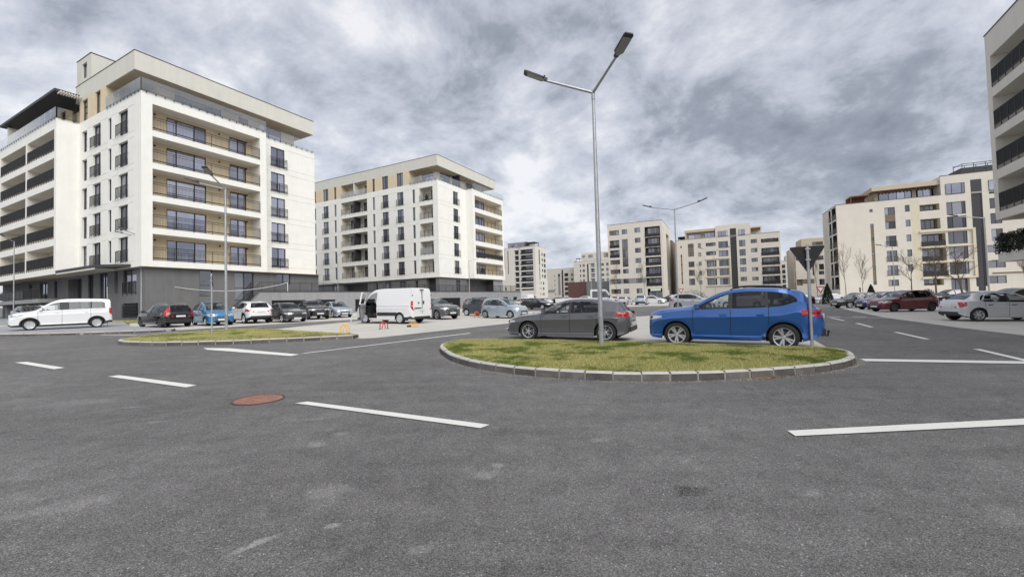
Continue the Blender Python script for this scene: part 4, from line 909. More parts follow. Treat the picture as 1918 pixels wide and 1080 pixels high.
ops = [(25.31, 25.68, 5.5, 14.5, .06, 'brownp'), (21.97, 23.57, 14.75, 16.3, .03, 'brownp')]+ops
for z in (5.6, 8.4, 11.1, 13.6, 16.4): ops.append((25.31, 25.68, z, z+.6, .15, 'void'))
ops += [(10.6, 12.2, 2.0, 20.9, .18, 'panel'), (0, 9.5, -.5, 3.9, 2.0, 'void', 'cream')]
for z0, z1 in ((16.25, 17.3), (13.6, 14.75), (10.2, 12.1), (7.5, 9.4), (4.9, 6.8)): ops.append((16.04, 18.65, z0, z1, 1.0, 'brownp')); ops.append((16.2, 18.5, z0+.1, z1-.1, 1.05, 'void')); w.append((16.2, 18.5, z0+.1, z1-.1, 1.0, (.3, .65), 'winm'))
C2 = cream_block('cream apartment block with dark vertical stripe behind the blue car', (73.9, 118.0), 62, 0, 26.8, 14, -1, 18.75, ops, w, rl)
b = MB(); b.box(-.22, 12.2, 4.5, .02, 18.95, 4.75); b.box(-.22, 12.2, 12.4, .02, 18.95, 12.7); b.box(-.22, 12.2, 4.75, .02, 12.6, 12.4)
for z in (7.1, 9.7): b.box(-.2, 12.6, z, .02, 18.95, z+.25)
C2.part('balcony_frame', b, P['cream2'])
C2.facade(LF(-.004), 7.0, 16.0, 18.77, 22.05, [(10.6, 12.2, 18.77, 20.9, .02, 'panel'), (12.81, 15.3, 18.9, 20.4, .03, 'void'), (8.42, 9.97, 18.77, 20.4, .03, 'void')], 'cream'); C2.window(LF(-.004), 12.81, 15.3, 18.9, 20.4, 0, (.2, .65)); C2.window(LF(-.004), 8.42, 9.97, 18.78, 20.4, 0, (.5,))
b = MB(); b.box(.02, 7.0, 18.7, 12, 16.0, 22.04); C2.part('upper_storey', b, P['cream'])
b = MB(); b.box(2, 16.02, 18.7, 10, 24, 21.0); C2.part('upper_storey', b, P['taupe'])
C2.facade(LF(1.95), 16, 24, 18.75, 20.8, [(16.3, 19, 19, 20.5, .04, 'void'), (20, 23.5, 19, 20.3, .04, 'void')], 'taupe'); C2.window(LF(1.95), 16.3, 19, 19, 20.5, .02, (.4, .7)); C2.window(LF(1.95), 20, 23.5, 19, 20.3, .02, (.5,))
b = MB(); b.box(.2, 16.0, 20.8, 10, 24.4, 21.5); b.box(.3, 23.9, 18.75, .6, 24.3, 20.8); C2.part('roof_canopy', b, P['taupe'])
b = MB(); b.box(3, 24.4, 19.9, 8, 26.7, 20.2); b.box(3, 24.5, 18.7, 3.2, 24.7, 19.9); b.box(3, 26.4, 18.7, 3.2, 26.6, 19.9); b.box(7, 24.4, 18.7, 8, 26.6, 19.9); C2.part('roof_shelter', b, P['panel'])
b = MB(); b.box(1, 4.2, 20.7, 8, 7.0, 21.2); b.box(1, 4.2, 18.7, 1.3, 4.5, 20.7); b.box(3, 4.2, 18.7, 8, 7, 20.7); C2.part('roof_shelter', b, P['cream'])
b = MB(); b.box(1.2, 4.5, 20.2, 2.9, 6.98, 20.7); C2.part('timber_joist', b, P['wood'])

# middle left block
ops = []; w = []; rl = []
for z0, z1 in ((20.5, 21.95), (16.7, 19.0), (13.8, 16.07), (11.8, 13.17), (9.0, 10.3), (6.08, 7.46), (3.1, 4.5)):
    d = .25 if z1-z0 < 1.8 else 1.0
    ops.append((12.2, 15.1, z0, z1, d, 'brownp')); ops.append((12.3, 14.2, z0+.1, z1-.1, d+.06, 'void')); w.append((12.3, 14.2, z0+.1, z1-.1, d+.03, (.5,)))
    if d > .5: rl.append((12.2, 15.1, z0, 1.0, 0.0, .2, 'panel'))
for z0, z1 in ((20.6, 21.98), (16.6, 19.1), (13.74, 16.1), (10.95, 13.2), (9.0, 10.3), (6.1, 7.4), (3.1, 4.5)): ops.append((9.76, 11.4, z0, z1, .2, 'void')); w.append((9.76, 11.4, z0, z1, .17, (.5,), 'winm'))
for i in range(7): z = 3.07+2.94*i; ops.append((6.1, 7.72, z, z+1.4, .2, 'void')); w.append((6.1, 7.72, z, z+1.4, .17, (.6,), 'winm'))
for z0, z1 in ((19.14, 22.05), (16.25, 19.0), (13.7, 16.1), (10.92, 13.3), (7.7, 10.5), (5.0, 7.4)): ops.append((.62, 4.85, z0, z1, 1.2, 'panel', 'panel')); ops.append((1.0, 4.2, z0+.6, z1-.2, 1.3, 'void')); w.append((1.0, 4.2, z0+.6, z1-.2, 1.25, (.2, .45, .7), 'winm'))
for z in (19.14, 16.25, 13.7, 10.92, 7.7, 5.0): rl.append((.6, 4.87, z, 1.0, .05, .2, 'panel'))
ops.append((.6, 4.6, -.3, 4.3, 1.4, 'void', 'panel')); w.append((.8, 4.4, 0.2, 3.4, 1.3, (.25, .5, .75)))
ops = [(9.76, 11.4, 16.1, 16.6, .03, 'brownp'), (9.76, 11.4, 13.2, 13.74, .03, 'brownp'), (5, 15.5, 6.0, 7.5, .012, 'lgrey')]+ops
C1 = cream_block('cream corner apartment block with a column of dark balconies behind the grey car', (43.1, 122.0), 64, 0, 15.6, 20, -1, 23.7, ops, w, rl, side_ops=[(3, 3.6, 4, 22, .1, 'brownp'), (9, 16, 4, 21, 1, 'panel')])
b = MB(); b.box(-.15, 1.0, 3.6, -.02, 3.8, 4.25); s_ = C1.part('shop_sign', b, mat('pale_green_sign', (0.62, 0.74, 0.55), .5))
b = MB(); b.box(20.02, -.6, -.5, 30, 12, 20.2); C1.part('rear_wing', b, P['brownp'])

# far tower behind the second white block
ops = []; w = []; rl = []
for z0, z1 in ((25.6, 28.3), (22.8, 25.5), (20.1, 22.7), (17.4, 19.9), (14.6, 17.1), (11.7, 14.3), (8.8, 11.4), (7.2, 8.4), (3.3, 5.7)):
    ops.append((1.3, 8.3, z0, z1-.35, 1.2, 'panel')); ops.append((1.6, 6, z0+.3, z1-.6, 1.3, 'void')); w.append((1.6, 6, z0+.3, z1-.6, 1.25, (.2, .4, .6, .8)))
    ops.append((9.3, 11.7, z0, z1-.4, 1.0, 'panel'))
    if z0 > 8: rl.append((1.3, 8.3, z0, 1.0, .05, .3, 'panel'))
ops += [(17.3, 17.9, 18.7, 29, .1, 'brownp'), (15.2, 15.8, 16, 28, .1, 'brownp'), (12.5, 14.8, 7.0, 9.5, .02, 'cream2'), (16.8, 17.6, 7.5, 9.3, .1, 'void')]
sops = []
sops += [(4.2, 5.6, 20.1, 27.7, .15, 'panel'), (4.4, 5.4, 12.4, 19.5, .1, 'brownp')]
for z in (26.4, 23.6, 20.9, 18.1, 15.3): sops += [(7.8, 9.3, z-1.4, z, .2, 'void'), (10.4, 12.9, z-1.8, z, .4, 'panel')]
for z in (10.2, 7.4, 4.6): sops += [(4.5, 5.2, z, z+1.3, .2, 'void'), (6.6, 7.3, z, z+1.3, .2, 'void'), (8.6, 10.2, z, z+1.3, .2, 'void')]
D_ = cream_block('tall white tower with stacked dark balconies beyond the second white block', (12.06, 215.0), 62, 0, 22, 13.2, 0, 29.4, ops, w, rl, base='rwhite', side_ops=sops)
b = MB(); b.box(2, 6, 29.3, 11, 16.5, 32.2); D_.part('upper_storey', b, P['lgrey'])
D_.facade(LF(1.95), 6, 16.5, 29.4, 32.1, [(7.5, 14, 30, 31.3, .04, 'void')], 'lgrey'); D_.window(LF(1.95), 7.5, 14, 30, 31.3, .02, (.25, .5, .75))
b = MB(); b.box(.5, .5, 31.2, 6, 6, 31.5); b.box(.6, .6, 29.4, .8, .8, 31.2); b.box(.6, 5.6, 29.4, .8, 5.8, 31.2); b.box(5.6, .6, 29.4, 5.8, .8, 31.2); D_.part('roof_pergola', b, P['frame'])

# lower far block, seen between the towers
ops = []; w = []
for i in range(5):
    z = 5.0+2.75*i
    ops += [(-5.0, -4.6, z, z+1.0, .1, 'void'), (-13.4, -11.0, z-.2, z+1.7, .3, 'panel'), (-16.4, -15.2, z+.1, z+1.2, .15, 'void'), (-8.3, -6.9, z, z+1.6, .15, 'void')]; w += [(-13.4, -11.0, z-.2, z+1.7, .25, (.4, .7)), (-16.4, -15.2, z+.1, z+1.2, .12, (.5,)), (-8.3, -6.9, z, z+1.6, .12, (.5,))]
ops += [(-10.2, -9.2, 3.5, 19.8, .2, 'panel'), (-17.9, -17.2, 8, 19, .2, 'panel'), (-8.3, -6.9, 5, 16, .03, 'lgrey'), (-4.6, -.2, 6.6, 8.2, .02, 'lgrey')]
cream_block('low cream apartment block far off between the tower and the hall', (21.46, 260.0), 62, -19.5, 0, 14, 0, 20.6, ops, w, [])
# far block with roof terraces
ops = []; w = []; rl = []
for z in (20.3, 17.4, 14.6, 11.8, 8.9): ops += [(7.4, 8.7, z, z+1.5, .2, 'void'), (1.8, 3.9, z-.4, z+1.8, 1.0, 'panel'), (9.7, 10.3, z, z+1.5, .15, 'void'), (-3.5, -2.0, z, z+1.4, .2, 'void'), (-6.3, -4.6, z-.2, z+1.6, .2, 'void')]; w += [(7.4, 8.7, z, z+1.5, .17, (.5,)), (-3.5, -2.0, z, z+1.4, .17, (.5,)), (-6.3, -4.6, z-.2, z+1.6, .17, (.5,)), (1.8, 3.9, z-.3, z+1.7, .9, (.5,))]
ops += [(5.3, 6.2, 6, 21.8, .2, 'panel')]
Fb = cream_block('cream apartment block with stepped roof terrace behind the lamp post', (48.1, 240.0), 64, -9, 13.9, 14, 0, 23.4, ops, w, rl)
b = MB(); b.box(1.5, -8, 23.3, 10, 9.8, 28.2); Fb.part('upper_storey', b, P['cream'])
Fb.facade(LF(1.45), -8, 9.8, 23.4, 28.2, [(7.6, 9.2, 25.6, 27.0, .05, 'void'), (3.0, 5.6, 25.4, 27, .05, 'void'), (-1, 1, 25.4, 27, .05, 'void'), (-6, -3, 25, 27.4, .05, 'panel'), (1, 9, 23.5, 24.6, .1, 'panel')], 'cream')
for a, b_, z0, z1 in ((7.6, 9.2, 25.6, 27.0), (3.0, 5.6, 25.4, 27), (-1, 1, 25.4, 27)): Fb.window(LF(1.45), a, b_, z0, z1, .04, (.5,))
b = MB(); b.box(1, 10.4, 25.3, 4, 12.8, 25.5); b.box(1.1, 10.5, 23.4, 1.3, 10.7, 25.3); b.box(1.1, 12.5, 23.4, 1.3, 12.7, 25.3); b.box(1, 13.2, 23.4, 1.2, 13.5, 24.4); Fb.part('roof_pergola', b, P['frame'])

# sheds between the rows
H = Bld('sheet_metal_hall', 'low hall clad in oxide red sheet metal beyond the white truck', 'hall', (19.5, 150.0), 62)
H.facade(LF(0), -9.0, 0, 0, 7.8, [(-4.9, -4.5, 0, 7.4, .04, 'panel'), (-9, 0, 7.45, 7.55, .03, 'panel')]+[groove(0, 0, 0, 'redmetal')]*0, 'redmetal')
for k in range(12): H.slab('sheet_panel', -.06, -8.95+k*.74, .02, -.012, -8.95+k*.74+.69, 7.4, 'redmetal')
H.facade(RF(-9.0), 0, 14, 0, 7.8, [], 'redmetal'); H.slab('roof', .02, -8.98, 7.6, 14, -.02, 7.75, 'lgrey')
H2 = Bld('grey_shed', 'low pale grey shed beside the red sheet metal hall', 'shed', (25.2, 146.0), 62)
H2.facade(LF(0), -9.5, 0, 0, 7.6, [(-6.4, -5.9, 4, 5.3, .15, 'void'), (-8.2, -7.7, 4, 5.3, .15, 'void'), (-6.4, -5.9, 1.6, 2.9, .15, 'void'), (-8.2, -7.7, 1.6, 2.9, .15, 'void')], 'lgrey')
for a in (-6.4, -8.2):
    for z in (4, 1.6): H2.window(LF(0), a, a+.5, z, z+1.3, .12, ())
H2.facade(RF(-9.5), 0, 14, 0, 7.6, [], 'lgrey'); H2.slab('roof', .02, -9.48, 7.4, 14, -.02, 7.55, 'lgrey')

# block behind the give way sign
ops = [(-3.75, -3.35, 6.6, 9.8, .12, 'void'), (-6.0, -4.9, 8.0, 9.6, .2, 'void'), (-6.0, -4.8, 6.7, 7.7, .2, 'void'), (-6.0, -4.8, 3.9, 5.5, .2, 'void'), (-6.0, -4.3, 10.7, 11.8, .2, 'void'), (-1.0, .4, 3.9, 5.6, .5, 'brownp'), (-1.2, .4, 10.8, 11.9, .5, 'brownp'), (-3.7, -1.0, 4.3, 5.6, .02, 'brownp'), (-1.2, .4, 13, 14.2, .3, 'void')]
w = [(-6.0, -4.9, 8.0, 9.6, .17, (.5,), 'winm'), (-6.0, -4.8, 6.7, 7.7, .17, (.5,), 'winm'), (-6.0, -4.8, 3.9, 5.5, .17, (.5,), 'winm'), (-6.0, -4.3, 10.7, 11.8, .17, (.5,), 'winm')]
sops = [(1.0, 2.2, 3+2.8*i, 5+2.8*i, .3, 'void') for i in range(4)]
C3 = cream_block('cream apartment block half hidden behind the black give way sign', (79.74, 120.0), 66, -12, .45, 14, -1, 14.6, ops, w, [], side_ops=sops, hi=True)
b = MB(); b.box(2, -11, 14.5, 10, -1.4, 17.0); C3.part('upper_storey', b, P['taupe'])
C3.facade(LF(1.95), -11, -1.4, 14.6, 17, [(-6.4, -4.0, 15.0, 15.9, .04, 'void')], 'taupe'); C3.window(LF(1.95), -6.4, -4, 15, 15.9, .02, (.3, .6), gm='winm')
ops = [(-2.35, -2.05, 8, 17.8, .1, 'panel')]; w = []
for z0, z1 in ((13.1, 14.8), (11.7, 12.8), (8, 10.4), (4.4, 7.5)): ops.append((-1.2, -.65, z0, z1, .15, 'void')); w.append((-1.2, -.65, z0, z1, .12, ()))
for z0, z1 in ((13.1, 14.7), (10.8, 12.5), (8.5, 10.2), (6.5, 8.2), (4.2, 5.9)): ops.append((.35, 1.65, z0, z1, .6, 'panel')); w.append((.4, 1.6, z0+.1, z1-.1, .5, (.5,)))
Cb = cream_block('narrow cream apartment block far back in the gap right of the striped block', (121.1, 190.0), 62, -6, 2.2, 12, -1, 16.3, ops, w, [])
b = MB(); b.box(.02, -6, 16.2, 10, 0, 18.7); Cb.part('upper_storey', b, P['cream'])

# near block cut by the right edge of the picture
Rb = Bld('balcony_block', 'off white block with black balcony railings at the right edge', 'apartment building', (35.03, 31.0), 61.7)
rf = ((0, 0), (1, 0), (0, -1)); ops = []
for z0, z1 in ((6.96, 9.28), (9.94, 12.22), (12.83, 15.18), (15.84, 18.14)):
    ops.append((-40, -.62, z0, z1, 1.6, 'rwhite', 'rwhite'))
    for a in (-5.5, -11, -17): ops.append((a, a+2.6, z0+.02, z1-.15, 1.7, 'void'))
Rb.facade(rf, -42, 0, 6.37, 19.9, ops, 'rwhite')
for z0, z1 in ((6.96, 9.28), (9.94, 12.22), (12.83, 15.18), (15.84, 18.14)):
    for a in (-5.5, -11, -17): Rb.window(rf, a, a+2.6, z0+.02, z1-.15, 1.66, (.33, .66), gm='wind')
    for k in range(6): Rb.railing(rf, -.68-5.5*(k+1), -.72-5.5*k, z0+.18, 1.12, .02, .055, .92, name='railing')
Rb.facade(((0, 0), (0, -1), (-1, 0)), 0, 16, 6.37, 19.9, [], 'rwhite')
Rb.slab('soffit', -42, -16, 6.36, 0, 0, 6.42, 'taupe')
b = MB(); b.box(-42.02, -16, 19.9, .04, .04, 19.98); Rb.part('roof_trim', b, P['frame'])
Rb.facade(((0, -1.7), (1, 0), (0, -1)), -42, -.4, 3.4, 6.38, [(-6, -3, 4.1, 6.2, .2, 'void')], 'cream'); Rb.window(((0, -1.7), (1, 0), (0, -1)), -6, -3, 4.1, 6.2, .17, (.5,))
b = MB(); b.box(-42, -1.7, 3.38, -.15, .05, 4.0); Rb.part('balcony_slab', b, P['rwhite'])
b = MB(); b.box(-42, -16, -1.2, -9, -6, 3.4); Rb.part('base_wall', b, P['grey'])
Rb.railing(rf, -12, -.2, 4.05, 1.1, -.02, .1, 1.2)
hd = MB()
for k in range(9000):
    a = -random.random()*9-.02; zz_ = 4.0+random.random()**.8*1.28; y = random.uniform(-.16, .24)+.06*math.sin(a*3)
    s_ = random.uniform(.025, .07); v1 = Vector((random.uniform(-1, 1), random.uniform(-1, 1), random.uniform(-1, 1))).normalized()*s_; v2 = Vector((random.uniform(-1, 1), random.uniform(-1, 1), random.uniform(-1, 1))).normalized()*s_
    p = Vector((a, y, zz_+.12*math.sin(a*5))); hd.quad(tuple(p-v1), tuple(p+v2), tuple(p+v1), tuple(p-v2))
hob = stuff(hd.build('hedge', P['leaf'], Rb.root))

# ------------------------------------------------------------------ vehicles
def pchip(pts):
    x = np.array([p[0] for p in pts], float); y = np.array([p[1] for p in pts], float)
    h = np.diff(x); d = np.diff(y)/h; m = np.zeros(len(x))
    for i in range(1, len(x)-1):
        if d[i-1]*d[i] > 0:
            w1, w2 = 2*h[i]+h[i-1], h[i]+2*h[i-1]; m[i] = (w1+w2)/(w1/d[i-1]+w2/d[i])
    m[0], m[-1] = d[0], d[-1]
    def f(t):
        t = min(max(t, x[0]), x[-1]); i = min(max(int(np.searchsorted(x, t))-1, 0), len(h)-1); s = (t-x[i])/h[i]
        return float(y[i]*(1+2*s)*(1-s)**2 + m[i]*h[i]*s*(1-s)**2 + y[i+1]*s*s*(3-2*s) + m[i+1]*h[i]*s*s*(s-1))
    return f
T = {}
T['hatch'] = dict(L=4.42, W=1.80, H=1.44, r=.325, xf=.92, xr=3.65,
    top=[(0, .60), (.03, .70), (.12, .77), (.4, .86), (.8, .925), (1.15, .965), (1.32, .99), (1.7, 1.19), (2.05, 1.345), (2.35, 1.42), (2.7, 1.44), (3.1, 1.43), (3.5, 1.39), (3.85, 1.335), (4.0, 1.30), (4.16, 1.08), (4.24, .985), (4.33, .93), (4.40, .80), (4.42, .62)],
    belt=[(0, .56), (.4, .79), (1.2, .905), (2.0, .935), (3.0, .965), (3.7, 1.0), (4.1, .97), (4.3, .88), (4.42, .68)],
    wt=[(1.36, .93), (1.7, 1.09), (2.05, 1.245), (2.4, 1.325), (2.9, 1.34), (3.2, 1.315), (3.45, 1.22), (3.62, 1.03)], w=(1.42, 3.58),
    low=[(0, .28), (.12, .19), (.6, .17), (3.8, .19), (4.2, .27), (4.42, .40)],
    wp=[(0, .48), (.03, .60), (.12, .73), (.3, .82), (.65, .88), (1.2, .90), (3.4, .90), (3.85, .875), (4.15, .81), (4.32, .72), (4.42, .58)],
    rw=[(0, .42), (.15, .6), (.5, .69), (1.32, .70), (1.7, .655), (2.1, .60), (2.6, .585), (3.4, .56), (4.0, .53), (4.16, .60), (4.25, .64), (4.42, .5)],
    pil=[(2.40, 2.50)], doors=[1.42, 2.45, 3.36], ws=(1.34, 2.22), rgl=(3.99, 4.22), h0=(.06, .42, .58, .70), t0=(3.98, 4.36, .80, .98), grille=(.50, .34, .60), hand=.86)
T['suv'] = dict(L=4.44, W=1.82, H=1.60, r=.345, xf=.86, xr=3.53,
    top=[(0, .76), (.03, .87), (.12, .95), (.4, 1.035), (.9, 1.09), (1.2, 1.125), (1.3, 1.15), (1.65, 1.33), (2.0, 1.49), (2.3, 1.565), (2.7, 1.60), (3.3, 1.585), (3.75, 1.53), (3.98, 1.48), (4.14, 1.24), (4.24, 1.11), (4.34, 1.04), (4.41, .92), (4.44, .68)],
    belt=[(0, .70), (.4, .92), (1.2, 1.02), (2.0, 1.045), (3.0, 1.075), (3.5, 1.115), (3.86, 1.215), (4.02, 1.20), (4.2, 1.07), (4.32, .99), (4.44, .76)],
    wt=[(1.3, 1.05), (1.65, 1.22), (2.0, 1.385), (2.3, 1.465), (2.8, 1.495), (3.3, 1.475), (3.6, 1.425), (3.78, 1.35), (3.86, 1.27), (3.9, 1.22)], w=(1.38, 3.85),
    low=[(0, .34), (.15, .24), (.6, .22), (3.9, .24), (4.25, .34), (4.44, .46)],
    wp=[(0, .52), (.03, .64), (.12, .75), (.3, .84), (.65, .89), (1.2, .91), (3.4, .91), (3.9, .89), (4.2, .83), (4.35, .74), (4.44, .6)],
    rw=[(0, .45), (.15, .62), (.5, .72), (1.3, .72), (1.7, .68), (2.1, .63), (2.6, .615), (3.4, .60), (3.98, .57), (4.14, .63), (4.24, .67), (4.44, .55)],
    pil=[(2.24, 2.34), (3.13, 3.19)], doors=[1.32, 2.29, 3.2], ws=(1.3, 2.18), rgl=(3.97, 4.22), h0=(.05, .45, .72, .86), t0=(3.92, 4.38, .84, 1.02), grille=(.42, .52, .74), hand=.90)
T['mpv'] = dict(L=3.80, W=1.70, H=1.59, r=.30, xf=.72, xr=3.2,
    top=[(0, .66), (.03, .76), (.12, .84), (.4, .95), (.75, 1.02), (.95, 1.06), (1.4, 1.32), (1.8, 1.50), (2.1, 1.57), (2.5, 1.59), (3.0, 1.575), (3.45, 1.51), (3.55, 1.46), (3.68, 1.12), (3.74, 1.0), (3.79, .85), (3.80, .62)],
    belt=[(0, .62), (.4, .86), (.9, .96), (1.6, .99), (2.6, 1.02), (3.2, 1.05), (3.6, 1.02), (3.80, .7)],
    wt=[(.98, 1.0), (1.4, 1.22), (1.8, 1.40), (2.1, 1.465), (2.6, 1.475), (3.0, 1.45), (3.3, 1.33), (3.42, 1.1)], w=(1.06, 3.38),
    low=[(0, .27), (.15, .19), (.6, .17), (3.3, .19), (3.6, .26), (3.80, .38)],
    wp=[(0, .48), (.03, .59), (.12, .70), (.3, .78), (.65, .83), (1.2, .85), (3.0, .85), (3.4, .82), (3.65, .76), (3.8, .6)],
    rw=[(0, .42), (.15, .58), (.5, .66), (.95, .68), (1.4, .62), (1.8, .575), (2.4, .56), (3.2, .54), (3.55, .52), (3.7, .6), (3.8, .5)],
    pil=[(1.98, 2.08), (2.9, 2.96)], doors=[1.04, 2.03, 2.93], ws=(.96, 1.95), rgl=(3.53, 3.72), h0=(.06, .5, .62, .80), t0=(3.5, 3.76, .7, 1.25), grille=(.40, .45, .58), hand=.86)
T['wagon'] = dict(L=4.16, W=1.75, H=1.51, r=.305, xf=.82, xr=3.36,
    top=[(0, .60), (.03, .70), (.12, .77), (.4, .88), (.8, .96), (1.05, 1.0), (1.5, 1.25), (1.9, 1.42), (2.2, 1.475), (2.6, 1.49), (3.2, 1.485), (3.75, 1.44), (3.92, 1.40), (4.04, 1.10), (4.09, .98), (4.14, .88), (4.16, .62)],
    belt=[(0, .56), (.4, .80), (1.1, .915), (2.0, .94), (3.0, .955), (3.8, .98), (4.05, .95), (4.16, .68)],
    wt=[(1.1, .95), (1.5, 1.15), (1.9, 1.32), (2.2, 1.375), (2.8, 1.385), (3.3, 1.37), (3.7, 1.32), (3.86, 1.05)], w=(1.18, 3.82),
    low=[(0, .27), (.15, .18), (.6, .17), (3.6, .19), (3.95, .26), (4.16, .38)],
    wp=[(0, .48), (.03, .6), (.12, .72), (.3, .80), (.65, .855), (1.2, .875), (3.3, .875), (3.8, .85), (4.05, .79), (4.16, .64)],
    rw=[(0, .42), (.15, .58), (.5, .67), (1.05, .69), (1.5, .63), (1.9, .575), (2.6, .56), (3.4, .55), (3.92, .53), (4.05, .60), (4.16, .52)],
    pil=[(2.12, 2.22), (3.02, 3.09)], doors=[1.16, 2.17, 3.05], ws=(1.06, 2.0), rgl=(3.91, 4.08), h0=(.06, .5, .60, .76), t0=(3.9, 4.12, .68, 1.22), grille=(.45, .34, .52), hand=.82)
T['notch'] = dict(L=4.11, W=1.71, H=1.43, r=.305, xf=.80, xr=3.41,
    top=[(0, .60), (.03, .68), (.12, .74), (.4, .83), (.8, .91), (1.1, .96), (1.5, 1.19), (1.85, 1.345), (2.15, 1.41), (2.5, 1.43), (2.9, 1.42), (3.2, 1.375), (3.5, 1.25), (3.75, 1.09), (3.88, 1.02), (3.98, 1.00), (4.05, .95), (4.10, .80), (4.11, .6)],
    belt=[(0, .56), (.4, .77), (1.1, .885), (2.0, .90), (3.0, .925), (3.5, .95), (3.9, .93), (4.11, .68)],
    wt=[(1.14, .92), (1.5, 1.10), (1.85, 1.25), (2.2, 1.32), (2.6, 1.33), (3.0, 1.28), (3.25, 1.16), (3.36, .98)], w=(1.2, 3.32),
    low=[(0, .26), (.15, .18), (.6, .17), (3.6, .19), (3.95, .26), (4.11, .36)],
    wp=[(0, .48), (.03, .6), (.12, .71), (.3, .79), (.65, .84), (1.2, .855), (3.2, .855), (3.7, .835), (3.98, .77), (4.11, .64)],
    rw=[(0, .42), (.15, .58), (.5, .66), (1.1, .68), (1.5, .62), (1.85, .57), (2.5, .55), (3.1, .54), (3.5, .58), (3.85, .64), (4.0, .62), (4.11, .52)],
    pil=[(2.18, 2.30)], doors=[1.18, 2.24, 3.16], ws=(1.1, 1.98), rgl=(3.08, 3.84), h0=(.06, .46, .58, .72), t0=(3.86, 4.08, .64, .92), grille=(.40, .42, .54), hand=.78)
T['van5'] = dict(L=4.36, W=1.75, H=1.81, r=.31, xf=.82, xr=3.63,
    top=[(0, .72), (.03, .84), (.12, .93), (.4, 1.02), (.75, 1.08), (1.0, 1.13), (1.45, 1.46), (1.8, 1.68), (2.05, 1.765), (2.4, 1.80), (3.0, 1.81), (3.8, 1.795), (4.18, 1.77), (4.26, 1.70), (4.31, 1.2), (4.34, .9), (4.36, .6)],
    belt=[(0, .68), (.4, .95), (.9, 1.05), (1.4, 1.11), (2.4, 1.15), (3.4, 1.19), (4.2, 1.20), (4.36, .7)],
    wt=[(1.02, 1.11), (1.45, 1.36), (1.8, 1.545), (2.1, 1.60), (2.8, 1.615), (3.4, 1.61), (3.9, 1.59), (4.05, 1.50)], w=(1.2, 4.02),
    low=[(0, .27), (.15, .20), (.6, .19), (3.9, .21), (4.2, .29), (4.36, .36)],
    wp=[(0, .55), (.03, .65), (.12, .74), (.3, .81), (.65, .855), (1.2, .875), (3.7, .875), (4.1, .86), (4.3, .82), (4.36, .74)],
    rw=[(0, .46), (.15, .62), (.5, .69), (1.0, .72), (1.45, .68), (1.8, .65), (2.4, .645), (3.6, .645), (4.18, .63), (4.28, .70), (4.36, .66)],
    pil=[(2.03, 2.42), (3.34, 3.42)], doors=[1.14, 2.12, 3.36], ws=(1.0, 1.95), rgl=(4.24, 4.31), h0=(.06, .55, .72, .90), t0=(4.2, 4.345, .74, 1.2), grille=(.50, .60, .80), hand=.98)
T['panelvan'] = dict(L=4.96, W=2.05, H=2.25, r=.34, xf=.95, xr=3.95,
    top=[(0, .80), (.03, .96), (.12, 1.08), (.35, 1.20), (.6, 1.28), (.72, 1.34), (1.1, 1.75), (1.45, 2.05), (1.75, 2.18), (2.1, 2.23), (2.8, 2.25), (4.2, 2.25), (4.8, 2.23), (4.9, 2.15), (4.94, 1.6), (4.955, 1.0), (4.96, .6)],
    belt=[(0, .76), (.35, 1.10), (.6, 1.17), (1.2, 1.24), (2.0, 1.26), (3.4, 1.27), (4.8, 1.28), (4.96, .75)],
    wt=[(.75, 1.26), (1.1, 1.62), (1.45, 1.88), (1.75, 1.97), (2.2, 1.99), (3, 1.99), (4.5, 1.99)], w=(1.0, 1.98),
    low=[(0, .32), (.15, .26), (.6, .24), (4.6, .28), (4.8, .33), (4.96, .36)],
    wp=[(0, .65), (.03, .78), (.12, .87), (.3, .94), (.65, .99), (1.2, 1.02), (4.5, 1.02), (4.8, 1.01), (4.93, .98), (4.96, .92)],
    rw=[(0, .55), (.15, .72), (.5, .80), (.72, .83), (1.1, .80), (1.45, .79), (2.0, .80), (3.6, .81), (4.8, .80), (4.92, .86), (4.96, .85)],
    pil=[], doors=[.98, 2.02], ws=(.70, 1.62), rgl=None, h0=(.08, .5, .92, 1.16), t0=(4.86, 4.962, .85, 1.42), grille=(.55, .5, .7), hand=1.02)

